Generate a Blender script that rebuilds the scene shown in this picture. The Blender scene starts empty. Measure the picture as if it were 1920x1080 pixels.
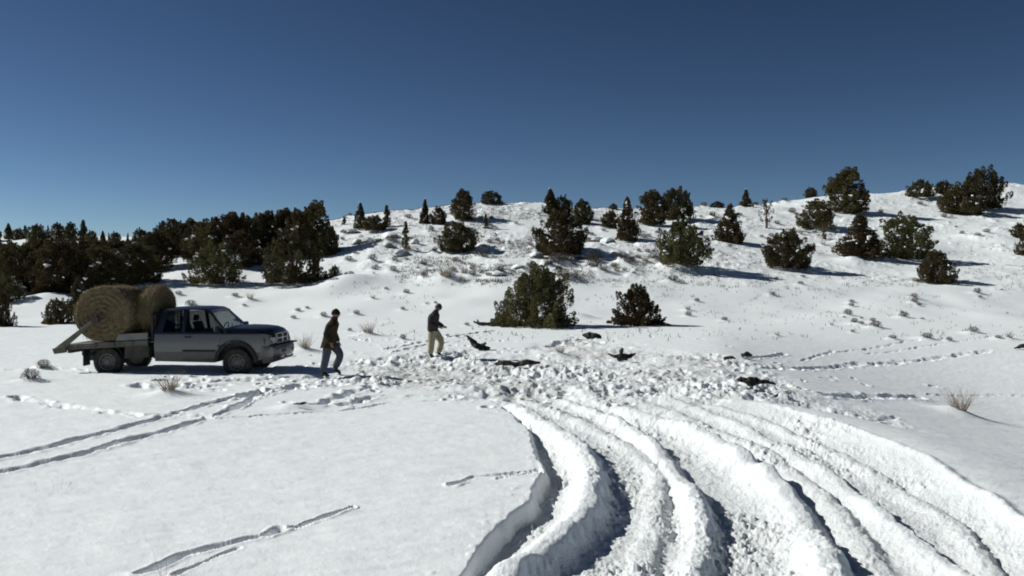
import bpy, bmesh, math, random
import numpy as np
from mathutils import Vector, Matrix

# ------------------------------------------------------------------ camera, sky, sun, exposure
F_PX, HC, V_H = 1700.0, 2.68, 510.0          # focal length in 1920-wide pixels, eye height (m), horizon row
PITCH = math.atan((540.0 - V_H) / F_PX)
SUN_ELEV, SUN_AZ = math.radians(34.0), math.radians(76.0)     # azimuth: from the view direction towards the left

sc = bpy.context.scene
cam_d = bpy.data.cameras.new('camera')
cam_d.sensor_width = 36.0
cam_d.lens = 36.0 * F_PX / 1920.0
cam_d.clip_start, cam_d.clip_end = 0.1, 6000.0
cam = bpy.data.objects.new('camera', cam_d)
cam.location = (0, 0, HC)
cam.rotation_euler = (math.pi / 2 - PITCH, 0, 0)
sc.collection.objects.link(cam)
sc.camera = cam

world = bpy.data.worlds.new('World')
sc.world = world
world.use_nodes = True
wn, wl = world.node_tree.nodes, world.node_tree.links
wn.clear()
sky = wn.new('ShaderNodeTexSky')
sky.sky_type = 'NISHITA'
sky.sun_disc = False
sky.sun_elevation = SUN_ELEV
sky.sun_rotation = -SUN_AZ
sky.altitude = 5000.0
sky.air_density = 1.0
sky.dust_density = 4.0
sky.ozone_density = 1.0
gam = wn.new('ShaderNodeGamma')
gam.inputs['Gamma'].default_value = 1.5          # deep mountain-air blue
scl = wn.new('ShaderNodeVectorMath')
scl.operation = 'SCALE'
scl.inputs['Scale'].default_value = 0.325
hsv = wn.new('ShaderNodeHueSaturation')
hsv.inputs['Saturation'].default_value = 0.97
hsv.inputs['Hue'].default_value = 0.494
bg = wn.new('ShaderNodeBackground')
bg.inputs['Strength'].default_value = 0.10
wo = wn.new('ShaderNodeOutputWorld')
wl.new(sky.outputs[0], scl.inputs[0])
wl.new(scl.outputs[0], gam.inputs['Color'])
wl.new(gam.outputs[0], hsv.inputs['Color'])
wl.new(hsv.outputs[0], bg.inputs['Color'])
wl.new(bg.outputs[0], wo.inputs['Surface'])

sun_d = bpy.data.lights.new('sun', 'SUN')
sun_d.energy = 4.2
sun_d.angle = math.radians(0.53)
sun_d.color = (1.0, 0.985, 0.94)
sun = bpy.data.objects.new('sun', sun_d)
to_sun = Vector((-math.sin(SUN_AZ) * math.cos(SUN_ELEV), math.cos(SUN_AZ) * math.cos(SUN_ELEV), math.sin(SUN_ELEV)))
sun.rotation_euler = to_sun.to_track_quat('Z', 'Y').to_euler()
sun.location = (-30, 20, 40)
sc.collection.objects.link(sun)

vs = sc.view_settings
vs.view_transform, vs.look = 'Standard', 'None'
vs.exposure, vs.gamma, vs.use_curve_mapping = 0.13, 1.0, False
sc.cycles.pixel_filter_type = 'BLACKMAN_HARRIS'
sc.cycles.filter_width = 1.9            # the soft picture of an old video camera
sc.cycles.max_bounces = 6
sc.cycles.diffuse_bounces = 4
sc.cycles.transparent_max_bounces = 8

C = sc.collection
rnd = random.Random(11)

# ------------------------------------------------------------------ helpers: objects and materials
def put(o, parent=None):
    C.objects.link(o)
    if parent is not None:
        o.parent = parent
    return o

def tag(o, label=None, cat=None, group=None, kind=None):
    if label: o['label'] = label
    if cat: o['category'] = cat
    if group: o['group'] = group
    if kind: o['kind'] = kind
    return o

def empty(name, loc, rz=0.0):
    o = bpy.data.objects.new(name, None)
    o.empty_display_size = 0.3
    o.location = loc
    o.rotation_euler = (0, 0, rz)
    return put(o)

def mesh_from(name, v, f, mat=None, smooth=False, sharp=None):
    me = bpy.data.meshes.new(name)
    me.from_pydata([tuple(p) for p in v], [], f)
    if mat: me.materials.append(mat)
    if smooth:
        me.polygons.foreach_set('use_smooth', [True] * len(me.polygons))
        if sharp: me.set_sharp_from_angle(angle=math.radians(sharp))
    me.update()
    return me

def mesh_quads(name, Q, mat=None):
    """Q: (n,4,3) array of free quads"""
    n = len(Q)
    me = bpy.data.meshes.new(name)
    me.vertices.add(4 * n)
    me.vertices.foreach_set('co', np.ascontiguousarray(Q, dtype=np.float32).ravel())
    me.loops.add(4 * n)
    me.loops.foreach_set('vertex_index', np.arange(4 * n, dtype=np.int32))
    me.polygons.add(n)
    me.polygons.foreach_set('loop_start', np.arange(0, 4 * n, 4, dtype=np.int32))
    me.update(calc_edges=True)
    if mat: me.materials.append(mat)
    return me

def mk_mat(name, col, rough=0.7, col2=None, scale=8.0, detail=4.0, lo=0.35, hi=0.65, bump=0.0, bscale=None, bdist=0.02,
           metal=0.0, spec=0.4, coord='Object', stretch=None, jitter=0.0):
    """plain principled surface with a noise-driven second colour, bump and a per-object tint"""
    m = bpy.data.materials.new(name)
    m.use_nodes = True
    nt = m.node_tree
    N, L = nt.nodes, nt.links
    p = N['Principled BSDF']
    p.inputs['Roughness'].default_value = rough
    p.inputs['Metallic'].default_value = metal
    p.inputs['Specular IOR Level'].default_value = spec
    tc = N.new('ShaderNodeTexCoord')
    src = tc.outputs[coord]
    if stretch:
        mp = N.new('ShaderNodeMapping')
        mp.inputs['Scale'].default_value = stretch
        L.new(src, mp.inputs['Vector'])
        src = mp.outputs[0]
    nz = N.new('ShaderNodeTexNoise')
    nz.inputs['Scale'].default_value = scale
    nz.inputs['Detail'].default_value = detail
    L.new(src, nz.inputs['Vector'])
    rp = N.new('ShaderNodeValToRGB')
    rp.color_ramp.elements[0].position, rp.color_ramp.elements[1].position = lo, hi
    rp.color_ramp.elements[0].color = (*col, 1)
    c2 = col2 if col2 else tuple(min(1, c * 1.25) for c in col)
    rp.color_ramp.elements[1].color = (*c2, 1)
    L.new(nz.outputs['Fac'], rp.inputs['Fac'])
    out = rp.outputs['Color']
    if jitter:
        oi = N.new('ShaderNodeObjectInfo')
        hs = N.new('ShaderNodeHueSaturation')
        mr = N.new('ShaderNodeMapRange')
        mr.inputs['To Min'].default_value, mr.inputs['To Max'].default_value = 1 - jitter, 1 + jitter
        L.new(oi.outputs['Random'], mr.inputs['Value'])
        L.new(mr.outputs[0], hs.inputs['Value'])
        mh = N.new('ShaderNodeMapRange')
        mh.inputs['To Min'].default_value, mh.inputs['To Max'].default_value = 0.47, 0.51
        L.new(oi.outputs['Random'], mh.inputs['Value'])
        L.new(mh.outputs[0], hs.inputs['Hue'])
        L.new(out, hs.inputs['Color'])
        out = hs.outputs['Color']
    L.new(out, p.inputs['Base Color'])
    if bump:
        nb = N.new('ShaderNodeTexNoise')
        nb.inputs['Scale'].default_value = bscale or scale * 4
        nb.inputs['Detail'].default_value = 5
        L.new(src, nb.inputs['Vector'])
        b = N.new('ShaderNodeBump')
        b.inputs['Strength'].default_value = bump
        b.inputs['Distance'].default_value = bdist
        L.new(nb.outputs['Fac'], b.inputs['Height'])
        L.new(b.outputs[0], p.inputs['Normal'])
    return m

# ------------------------------------------------------------------ helpers: noise and projection
def _hash(ix, iy, seed):
    h = (ix.astype(np.int64) * 374761393 + iy.astype(np.int64) * 668265263 + seed * 982451653) & 0x7fffffff
    h = ((h ^ (h >> 13)) * 1274126177) & 0x7fffffff
    h = ((h ^ (h >> 16)) * 668265263) & 0x7fffffff
    return ((h ^ (h >> 15)) & 0xffffff) / float(0xffffff)

def vnoise(x, y, seed=0):
    ix, iy = np.floor(x), np.floor(y)
    fx, fy = x - ix, y - iy
    fx = fx * fx * fx * (fx * (fx * 6 - 15) + 10)
    fy = fy * fy * fy * (fy * (fy * 6 - 15) + 10)
    a, b = _hash(ix, iy, seed), _hash(ix + 1, iy, seed)
    c, d = _hash(ix, iy + 1, seed), _hash(ix + 1, iy + 1, seed)
    return (a + (b - a) * fx) * (1 - fy) + (c + (d - c) * fx) * fy - 0.5

def fbm(x, y, seed=0, octv=3, gain=0.5):
    s, a, f = 0.0, 1.0, 1.0
    for k in range(octv):
        s = s + a * vnoise(x * f + 17.3 * k, y * f - 9.1 * k, seed + k)
        a *= gain
        f *= 2.03
    return s

def worley(x, y, seed=0):
    ix, iy = np.floor(x), np.floor(y)
    best = np.full(x.shape, 9.0)
    val = np.zeros(x.shape)
    for dx in (-1, 0, 1):
        for dy in (-1, 0, 1):
            cx, cy = ix + dx, iy + dy
            px = cx + 0.15 + 0.7 * _hash(cx, cy, seed)
            py = cy + 0.15 + 0.7 * _hash(cx, cy, seed + 7)
            d = (px - x) ** 2 + (py - y) ** 2
            h = _hash(cx, cy, seed + 13)
            m = d < best
            best = np.where(m, d, best)
            val = np.where(m, h, val)
    return np.sqrt(best), val

def sstep(a, b, x):
    t = np.clip((x - a) / (b - a), 0, 1)
    return t * t * (3 - 2 * t)

def hermite(xk, Yk, x):
    """smooth interpolation along axis 0 of Yk with damped tangents"""
    xk = np.asarray(xk, float)
    Yk = np.asarray(Yk, float)
    d = np.diff(Yk, axis=0) / np.diff(xk).reshape(-1, *([1] * (Yk.ndim - 1)))
    m = np.zeros_like(Yk)
    m[1:-1] = np.where(d[:-1] * d[1:] > 0, 2 * d[:-1] * d[1:] / (d[:-1] + d[1:] + 1e-12 * np.sign(d[1:] + 1e-20)), 0.0)
    m[0], m[-1] = d[0], d[-1]
    x = np.clip(x, xk[0], xk[-1])
    i = np.clip(np.searchsorted(xk, x) - 1, 0, len(xk) - 2)
    h = xk[i + 1] - xk[i]
    t = (x - xk[i]) / h
    sh = (-1,) + (1,) * (Yk.ndim - 1)
    t, h = t.reshape(sh), h.reshape(sh)
    return ((2 * t**3 - 3 * t**2 + 1) * Yk[i] + (t**3 - 2 * t**2 + t) * h * m[i]
            + (-2 * t**3 + 3 * t**2) * Yk[i + 1] + (t**3 - t**2) * h * m[i + 1])

def ray(u, v):
    a, b = (u - 960.0) / F_PX, (540.0 - v) / F_PX
    cp, sp = math.cos(PITCH), math.sin(PITCH)
    w = cp + b * sp
    return a / w, (-sp + b * cp) / w            # x per metre of depth, z per metre of depth

def flat(u, v, z=0.0):
    t, m = ray(u, v)
    y = (z - HC) / m
    return (t * y, y)

# ------------------------------------------------------------------ terrain: grid over depth y and bearing t = x / y
yr = [5.0]
while yr[-1] < 165.0:
    yr.append(yr[-1] * (1.0038 if yr[-1] < 24 else 1.0045))
k = yr[-1]
while k < 1500:
    k *= 1.16
    yr.append(k)
YR = np.array(yr)
TC = np.linspace(-0.655, 0.655, 1221)
ext = [0.67, 0.7, 0.75, 0.82, 0.92, 1.1, 1.4, 1.9, 2.8, 4.2, 7.0, 12.0]
TC = np.concatenate([[-e for e in reversed(ext)], TC, ext])
X = YR[:, None] * TC[None, :]
Y = np.repeat(YR[:, None], len(TC), 1)

# hill profile per picture column: (depth, row at which that depth is seen)
prof = {
    -500: [(50, 601), (66, 556), (85, 512), (105, 476), (122, 452), (134, 444)],
    0:    [(50, 601), (64, 552), (82, 508), (102, 470), (120, 447), (130, 440)],
    330:  [(50, 601), (63, 549), (79, 503), (97, 462), (112, 446), (120, 441)],
    640:  [(50, 600), (61, 549), (73, 500), (85, 455), (95, 423), (102, 410)],
    950:  [(50, 599), (61, 541), (73, 489), (86, 438), (97, 400), (105, 384)],
    1300: [(50, 600), (62, 543), (75, 492), (91, 441), (108, 403), (117, 390)],
    1600: [(50, 602), (63, 550), (78, 500), (97, 442), (120, 392), (138, 366)],
    1920: [(50, 604), (63, 556), (78, 505), (98, 445), (125, 385), (145, 349)],
    2500: [(50, 606), (63, 560), (78, 510), (98, 450), (125, 390), (150, 345)],
}
cols = sorted(prof)
zk = []
for u in cols:
    ys, zs = [0.0, 20.0, 38.0], [0.0, 0.0, 0.0]
    for (yy, vv) in prof[u]:
        ys.append(yy)
        zs.append(HC + ray(u, vv)[1] * yy)
    yl, zl = ys[-1], zs[-1]
    ys += [yl + 12, yl + 40, yl + 120, yl + 400, 1600]
    zs += [zl + 0.1, zl - 2.0, zl - 8.0, zl - 14.0, zl - 16.0]
    zk.append(hermite(ys, zs, YR))
UC = 960.0 + F_PX * TC
MAC = hermite(cols, np.array(zk), UC).T.copy()          # rows x columns
# lie of the land: gentle swells, mounds on the slope, ground tilting away to the right
hillm = sstep(42, 62, Y)
MAC += hillm * (0.55 * fbm(X / 14.0, Y / 14.0, 3, 2) + 0.32 * fbm(X / 5.0, Y / 6.0, 5, 2))
MAC += 0.05 * fbm(X / 5.0, Y / 5.0, 8, 2) * (1 - hillm)
def softpos(a, w):
    return w * np.logaddexp(0, a / w)
edge = np.where(Y < 19.6, np.interp(Y, [6.3, 8.3, 10, 13.5, 15.5, 17.9, 19.6], [5.06, 5.36, 5.66, 6.0, 5.85, 5.36, 4.5]), 4.5 + (Y - 19.6) * 0.2)
MAC -= 0.22 * np.minimum(softpos(X - edge - 0.5, 0.35), 9 - softpos(9 - softpos(X - edge - 0.5, 0.35), 1.5)) * (1 - sstep(26, 52, Y))
ROUGH = hillm * sstep(-0.25, -0.12, TC[None, :] + 0 * Y) * sstep(60, 72, Y)
MAC += ROUGH * (0.35 + 0.65 * sstep(-0.2, 0.25, fbm(X / 9, Y / 9, 25, 2))) * (0.34 * np.maximum(0, fbm(X / 1.5, Y / 2.0, 21, 4, 0.6) + 0.05))

def bilin(G, x, y):
    y = min(max(y, YR[0]), YR[-2])
    t = min(max(x / y, TC[0]), TC[-2])
    i = min(max(int(np.searchsorted(YR, y)) - 1, 0), len(YR) - 2)
    j = min(max(int(np.searchsorted(TC, t)) - 1, 0), len(TC) - 2)
    a, b = (y - YR[i]) / (YR[i + 1] - YR[i]), (t - TC[j]) / (TC[j + 1] - TC[j])
    return float((G[i, j] * (1 - b) + G[i, j + 1] * b) * (1 - a) + (G[i + 1, j] * (1 - b) + G[i + 1, j + 1] * b) * a)

def hit(u, v):
    """ground point of the macro terrain seen at picture point (u, v); the crest when the ray passes over it"""
    t, m = ray(u, v)
    j = min(max(int(np.searchsorted(TC, t)) - 1, 0), len(TC) - 2)
    b = (t - TC[j]) / (TC[j + 1] - TC[j])
    z = MAC[:, j] * (1 - b) + MAC[:, j + 1] * b
    gap = HC + m * YR - z
    ok = np.nonzero((gap <= 0) & (YR < 175))[0]
    if len(ok):
        i = ok[0]
        if i == 0: return (t * YR[0], YR[0])
        f = gap[i - 1] / (gap[i - 1] - gap[i])
        y = YR[i - 1] + f * (YR[i] - YR[i - 1])
    else:
        s = np.nonzero((YR > 60) & (YR < 160))[0]
        y = YR[s[np.argmin(gap[s] / YR[s])]]
    return (t * y, float(y))

DET = np.zeros_like(MAC)
DIRT = np.zeros_like(MAC)
CHURN = np.zeros_like(MAC)

def block(x0, x1, y0, y1):
    i0, i1 = np.searchsorted(YR, y0), np.searchsorted(YR, y1)
    i0, i1 = max(0, i0 - 1), min(len(YR), i1 + 1)
    ts = [x0 / max(y0, 5), x0 / y1, x1 / max(y0, 5), x1 / y1]
    j0, j1 = np.searchsorted(TC, min(ts)), np.searchsorted(TC, max(ts))
    return slice(i0, i1), slice(max(0, j0 - 1), min(len(TC), j1 + 1))

def poly_dist(pts, x, y):
    """distance to a polyline, arc length of the foot point, signed side"""
    best = np.full(x.shape, 1e9)
    arc = np.zeros(x.shape)
    sgn = np.zeros(x.shape)
    acc = 0.0
    for (ax, ay), (bx, by) in zip(pts[:-1], pts[1:]):
        dx, dy = bx - ax, by - ay
        l2 = dx * dx + dy * dy + 1e-9
        s = np.clip(((x - ax) * dx + (y - ay) * dy) / l2, 0, 1)
        d = np.hypot(x - ax - s * dx, y - ay - s * dy)
        m = d < best
        best = np.where(m, d, best)
        arc = np.where(m, acc + s * math.sqrt(l2), arc)
        sgn = np.where(m, np.sign(dx * (y - ay) - dy * (x - ax)), sgn)
        acc += math.sqrt(l2)
    return best, arc, sgn

def groove(px, width, depth, step=0.0, berm=0.22, seed=1, zig=0.0, rough=0.15, world=False):
    pts = list(px) if world else [hit(u, v) for u, v in px]
    dense = []
    for (a, b) in zip(pts[:-1], pts[1:]):
        n = max(2, int(math.hypot(b[0] - a[0], b[1] - a[1]) / 0.25))
        dense += [(a[0] + (b[0] - a[0]) * q / n, a[1] + (b[1] - a[1]) * q / n) for q in range(n)]
    dense.append(pts[-1])
    r = random.Random(seed)
    dense = [(p[0] + r.uniform(-zig, zig), p[1] + r.uniform(-zig, zig)) for p in dense]
    xs, ys = [p[0] for p in dense], [p[1] for p in dense]
    w3 = width * 3 + 0.2
    bi, bj = block(min(xs) - w3, max(xs) + w3, min(ys) - w3, max(ys) + w3)
    x, y = X[bi, bj], Y[bi, bj]
    if x.size == 0: return
    d, arc, sg = poly_dist(dense, x, y)
    wv = width * (1 + 0.7 * vnoise(arc * 2.3, 0 * arc, seed) + 0.5 * vnoise(x * 6, y * 6, seed + 3))
    dv = depth * (1 + 0.9 * vnoise(arc * 1.9, 0 * arc + 5, seed + 1))
    if step:
        dv = dv * (0.5 + 0.5 * sstep(-0.2, 0.5, np.cos(arc * 2 * math.pi / step + 2 * vnoise(arc * 0.8, 0 * arc, seed))))
    prof_ = -dv * (1 - sstep(0.45, 1.0, d / wv)) + berm * dv * np.exp(-((d / wv - 1.35) / 0.35) ** 2) * (0.4 + 1.2 * (vnoise(x * 5, y * 5, seed + 9) + 0.5))
    prof_ += rough * depth * vnoise(x * 9, y * 9, seed + 4) * (1 - sstep(0.8, 1.8, d / wv))
    DET[bi, bj] += prof_
    CHURN[bi, bj] = np.maximum(CHURN[bi, bj], 0.3 * (1 - sstep(0.8, 1.6, d / wv)))

def hummock(x0, y0, r, h):
    bi, bj = block(x0 - 2.5 * r, x0 + 2.5 * r, y0 - 2.5 * r, y0 + 2.5 * r)
    x, y = X[bi, bj], Y[bi, bj]
    if x.size:
        DET[bi, bj] += h * np.exp(-((x - x0) ** 2 + (y - y0) ** 2) / (r * r))

# --- smooth wind crust everywhere near
near = 1 - sstep(35, 60, Y)
DET += near * (0.018 * fbm(X * 1.1 + 0.5 * Y, Y * 2.6, 31, 3) + 0.012 * fbm(X * 3 + Y, Y * 7, 37, 4, 0.6))

# --- the rutted track in the foreground
def curve_x(px):
    w = sorted(((flat(u, v)[1], flat(u, v)[0]) for u, v in px))
    return np.array([q[0] for q in w]), np.array([q[1] for q in w])

def cx(px, y):
    yk, xk = curve_x(px)
    return hermite(yk, xk, y)

LB = [(905, 742), (965, 785), (1000, 826), (1014, 868), (988, 930), (922, 1000), (850, 1080), (700, 1230), (560, 1400)]
R1 = [(935, 742), (1010, 786), (1075, 828), (1112, 880), (1106, 930), (1062, 990), (1000, 1045), (960, 1080), (815, 1230), (680, 1400)]
R1b = [(985, 742), (1075, 775), (1170, 818), (1222, 860), (1235, 920), (1222, 985), (1195, 1060), (1130, 1230), (1050, 1400)]
R2 = [(1040, 742), (1160, 785), (1235, 835), (1288, 900), (1312, 965), (1312, 1025), (1298, 1080), (1250, 1230), (1180, 1400)]
R3 = [(1110, 742), (1205, 775), (1310, 805), (1405, 862), (1480, 925), (1530, 990), (1552, 1045), (1560, 1090), (1570, 1230), (1560, 1400)]
R3b = [(1190, 742), (1330, 790), (1440, 835), (1530, 900), (1610, 985), (1660, 1060), (1700, 1130), (1740, 1230), (1770, 1400)]
R4 = [(1250, 742), (1380, 785), (1480, 830), (1565, 882), (1675, 960), (1760, 1030), (1815, 1076), (1960, 1230), (2080, 1400)]
RI = [(1290, 742), (1460, 788), (1575, 838), (1663, 880), (1790, 956), (1860, 1030), (1930, 1095), (2060, 1230), (2190, 1400)]
RB = [(1335, 742), (1470, 765), (1600, 803), (1715, 847), (1915, 962), (2060, 1060), (2320, 1230), (2500, 1400)]
bi = slice(0, int(np.searchsorted(YR, 21.5)))
bj = slice(int(np.searchsorted(TC, -0.5)), len(TC) - 9)
x, y = X[bi, bj], Y[bi, bj]
yv = YR[bi]
fade = (1 - sstep(15.5, 20.5, yv))[:, None]
def off(px, seed, amp=0.05):
    c = cx(px, yv)
    slope = np.gradient(c, yv)
    wob = amp * 2 * fbm(yv * 1.3, yv * 0 + seed, seed, 3)
    return (x - (c + wob)[:, None]) / np.sqrt(1 + slope ** 2)[:, None]
sL, sR, sI = off(LB, 41, 0.04), off(RB, 42, 0.05), off(RI, 43, 0.07)
inside = sstep(-0.02, 0.10, sL + 0.05 * vnoise(x * 5, y * 5, 44)) * (1 - sstep(-0.05, 0.18, sR))
floor_d = -0.21 + 0.03 * vnoise(x * 1.6, y * 0.8, 45)
tr = floor_d.copy()
def ridge(px, h, wl_, wr_, seed, top=0.03):
    s = off(px, seed, 0.035)
    ha = (h * (1 + 0.55 * fbm(yv * 1.25, yv * 0, seed + 50, 3)))[:, None]
    s = s + 0.035 * vnoise(x * 6, y * 5, seed + 60) + 0.03 * vnoise(x * 15, y * 13, seed + 61)
    w = np.where(s < -top, (s + top) / wl_, np.where(s > top, (s - top) / wr_, 0.0))
    return ha * np.exp(-(np.abs(w) ** 2.2))
for px, h, a, b, sd in ((R1, 0.25, 0.25, 0.17, 51), (R1b, 0.09, 0.14, 0.11, 52), (R2, 0.20, 0.15, 0.13, 53),
                        (R3, 0.23, 0.28, 0.15, 54), (R3b, 0.09, 0.18, 0.12, 55), (R4, 0.14, 0.20, 0.07, 56), (RI, 0.08, 0.15, 0.08, 57)):
    tr = np.maximum(tr, floor_d + ridge(px, h, a, b, sd))
# the right bank climbs from its foot to the untouched snow
q = np.clip((sI) / np.maximum(sI - sR, 0.12), 0, 1)
tr = np.where(sI > 0, np.maximum(tr, floor_d * (1 - q * q * (3 - 2 * q)) + 0.05 * np.exp(-((sR) / 0.12) ** 2)), tr)
# clods and tyre-broken snow on the floor
w1, v1 = worley(x * 9, y * 8, 61)
w2, v2 = worley(x * 21, y * 17, 63)
clod = 0.05 * np.maximum(0, v1 - 0.45) * sstep(0.62, 0.2, w1) * 1.8 + 0.03 * v2 * sstep(0.6, 0.15, w2)
clod += 0.045 * fbm(x * 5, y * 3.5, 65, 4, 0.62)
# tyre tread prints run along the ruts
sT = off(R2, 53, 0.035)
clod += 0.012 * np.sin(y * 38 + 14 * np.abs(sT)) * sstep(0.0, 0.2, vnoise(x * 0.8, y * 0.35, 67))
lump = 0.35 + 0.65 * sstep(-0.1, 0.25, fbm(x * 0.9, y * 0.5, 66, 2))
tr = tr + clod * lump * (1 - 0.5 * sstep(0.06, 0.18, tr - floor_d))
far_fl = (0.32 + 0.68 * fade)
DET[bi, bj] += inside * tr * far_fl
CHURN[bi, bj] = np.maximum(CHURN[bi, bj], inside * (0.55 + 0.45 * (1 - sstep(0.05, 0.2, tr - floor_d))))
# crumbs thrown on to the left lip
DET[bi, bj] += 0.05 * np.maximum(0, v1 - 0.72) * sstep(0.5, 0.2, w1) * np.exp(-(np.minimum(sL, 0) / 0.35) ** 2) * (sL < 0.05)

# --- the trampled feeding ground beyond
TRP = [(600, 690), (690, 672), (760, 664), (860, 656), (960, 660), (1020, 648), (1092, 631), (1130, 640), (1190, 655), (1290, 660),
       (1400, 667), (1490, 700), (1600, 716), (1735, 740), (1735, 752), (1600, 748), (1470, 748), (1340, 752), (1100, 760), (930, 760),
       (840, 750), (760, 722), (640, 714)]
tw = [flat(u, v) for u, v in TRP]
xs, ys = [p[0] for p in tw], [p[1] for p in tw]
bi, bj = block(min(xs) - 2, max(xs) + 2, min(ys) - 2, max(ys) + 2)
x, y = X[bi, bj], Y[bi, bj]
d, arc, _ = poly_dist(tw + [tw[0]], x, y)
ins = np.zeros(x.shape, bool)
for (ax, ay), (bx, by) in zip(tw, tw[1:] + tw[:1]):
    c_ = ((ay > y) != (by > y)) & (x < (bx - ax) * (y - ay) / (by - ay + 1e-12) + ax)
    ins ^= c_
sd = np.where(ins, d, -d) + 0.9 * fbm(x * 0.8, y * 0.8, 71, 3)
tm = sstep(-1.0, 1.4, sd)
w1, v1 = worley(x * 4.2, y * 3.2, 73)
w2, v2 = worley(x * 8.5, y * 6.0, 75)
tz = -0.10 + 0.15 * fbm(x * 0.8, y * 0.6, 77, 2) + (0.5 + 1.0 * sstep(-0.2, 0.3, fbm(x * 0.5, y * 0.4, 76, 2))) * (0.125 * fbm(x * 3.0, y * 2.0, 78, 4, 0.6) + 0.02 * (v1 - 0.4) * sstep(0.8, 0.2, w1)) + 0.008 * v2 * sstep(0.7, 0.2, w2)
fr = sstep(21.0, 18.5, y)
DET[bi, bj] += tm * tz * (1 - 0.55 * fr)
CHURN[bi, bj] = np.maximum(CHURN[bi, bj], tm)
DIRT[bi, bj] += tm * sstep(-0.05, 0.3, fbm(x * 0.7, y * 0.5, 79, 3)) * 0.65

# --- wheel and foot tracks in the smooth snow
groove([(-60, 872), (90, 838), (240, 800), (330, 775), (392, 758), (470, 738), (560, 722)], 0.12, 0.11, step=1.9, seed=101, zig=0.03)
groove([(-60, 900), (60, 872), (200, 838), (300, 810), (385, 785), (440, 765), (480, 745), (540, 730)], 0.12, 0.11, step=2.2, seed=102, zig=0.03)
groove([(20, 745), (110, 758), (190, 772), (270, 779), (390, 779)], 0.14, 0.09, step=0.75, seed=103, zig=0.12)
groove([(385, 785), (520, 778), (640, 770), (730, 756), (880, 748)], 0.09, 0.06, step=0.9, seed=104, zig=0.04)
groove([(590, 760), (640, 745), (690, 725)], 0.17, 0.13, step=0.7, seed=105, zig=0.1)
groove([(640, 762), (700, 744), (780, 742), (850, 744)], 0.14, 0.09, step=0.8, seed=106, zig=0.08)
groove([(440, 748), (500, 735), (560, 726), (640, 722)], 0.22, 0.10, step=0.6, seed=107, zig=0.15)
groove([(265, 1076), (345, 1040), (420, 1022), (500, 1001), (560, 986), (660, 952)], 0.06, 0.075, step=0.0, seed=108, zig=0.018)
groove([(330, 1078), (400, 1046), (445, 1028)], 0.035, 0.035, seed=109, zig=0.012)
groove([(500, 1004), (525, 992)], 0.085, 0.08, seed=110)
groove([(845, 909), (890, 893), (940, 890), (1010, 880)], 0.06, 0.06, seed=111, zig=0.03)
groove([(935, 897), (1010, 884)], 0.05, 0.05, seed=112, zig=0.03)
groove([(200, 695), (90, 693), (-120, 696)], 0.16, 0.12, seed=113, zig=0.04)
groove([(300, 712), (380, 716), (470, 712), (540, 708), (640, 704)], 0.3, 0.10, step=0.6, seed=115, zig=0.2)
groove([(250, 722), (330, 728), (420, 722)], 0.25, 0.09, step=0.6, seed=116, zig=0.2)
groove([(1440, 690), (1600, 684), (1700, 676), (1800, 666), (1850, 658)], 0.17, 0.09, step=1.1, seed=117, zig=0.2)
groove([(1500, 676), (1560, 660), (1700, 640), (1790, 632)], 0.09, 0.055, step=2.2, seed=119, zig=0.06)
groove([(1620, 664), (1740, 648), (1860, 630)], 0.08, 0.05, step=2.2, seed=120, zig=0.06)
groove([(1400, 672), (1470, 664)], 0.12, 0.09, seed=121)
groove([(1740, 740), (1850, 741), (1960, 740)], 0.10, 0.07, step=0.7, seed=122, zig=0.05)
groove([(1560, 742), (1640, 744), (1720, 744)], 0.22, 0.16, step=0.6, seed=123, zig=0.15)
groove([(1620, 785), (1680, 782)], 0.12, 0.03, seed=124)
groove([(720, 655), (770, 646), (830, 634), (890, 625), (930, 620)], 0.14, 0.11, step=0.7, seed=125, zig=0.1)
groove([(740, 660), (800, 646), (870, 640), (960, 640)], 0.14, 0.10, step=0.7, seed=126, zig=0.1)
groove([(560, 668), (640, 664), (720, 662)], 0.14, 0.08, step=0.8, seed=127, zig=0.08)
groove([(1030, 648), (1060, 638), (1110, 634)], 0.18, 0.12, step=0.6, seed=128, zig=0.1)
hummock(*flat(548, 766), 0.35, 0.10)
# boot and hoof prints all over the feeding ground and round its edges
fp = random.Random(909)
def print_at(u, v, ln=0.15, wd_=0.065, dp=0.07):
    x0, y0 = hit(u, v)
    a_ = fp.uniform(0, math.pi)
    bi_, bj_ = block(x0 - 0.5, x0 + 0.5, y0 - 0.5, y0 + 0.5)
    xx, yy = X[bi_, bj_] - x0, Y[bi_, bj_] - y0
    if xx.size == 0: return
    p_, q_ = (xx * math.cos(a_) + yy * math.sin(a_)) / ln, (-xx * math.sin(a_) + yy * math.cos(a_)) / wd_
    r_2 = np.sqrt(p_ * p_ + q_ * q_)
    DET[bi_, bj_] += -dp * (1 - sstep(0.6, 1.15, r_2)) + 0.3 * dp * np.exp(-((r_2 - 1.45) / 0.3) ** 2)
for _ in range(420):
    print_at(fp.gauss(1050, 230), fp.gauss(702, 24), fp.uniform(0.10, 0.2), fp.uniform(0.06, 0.11), fp.uniform(0.05, 0.11))
for _ in range(60):
    print_at(fp.uniform(300, 760), fp.uniform(704, 735), fp.uniform(0.12, 0.2), fp.uniform(0.06, 0.1), fp.uniform(0.05, 0.09))
for _ in range(40):
    print_at(fp.uniform(640, 960), fp.uniform(625, 665), fp.uniform(0.12, 0.2), fp.uniform(0.06, 0.1), fp.uniform(0.05, 0.09))

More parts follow.
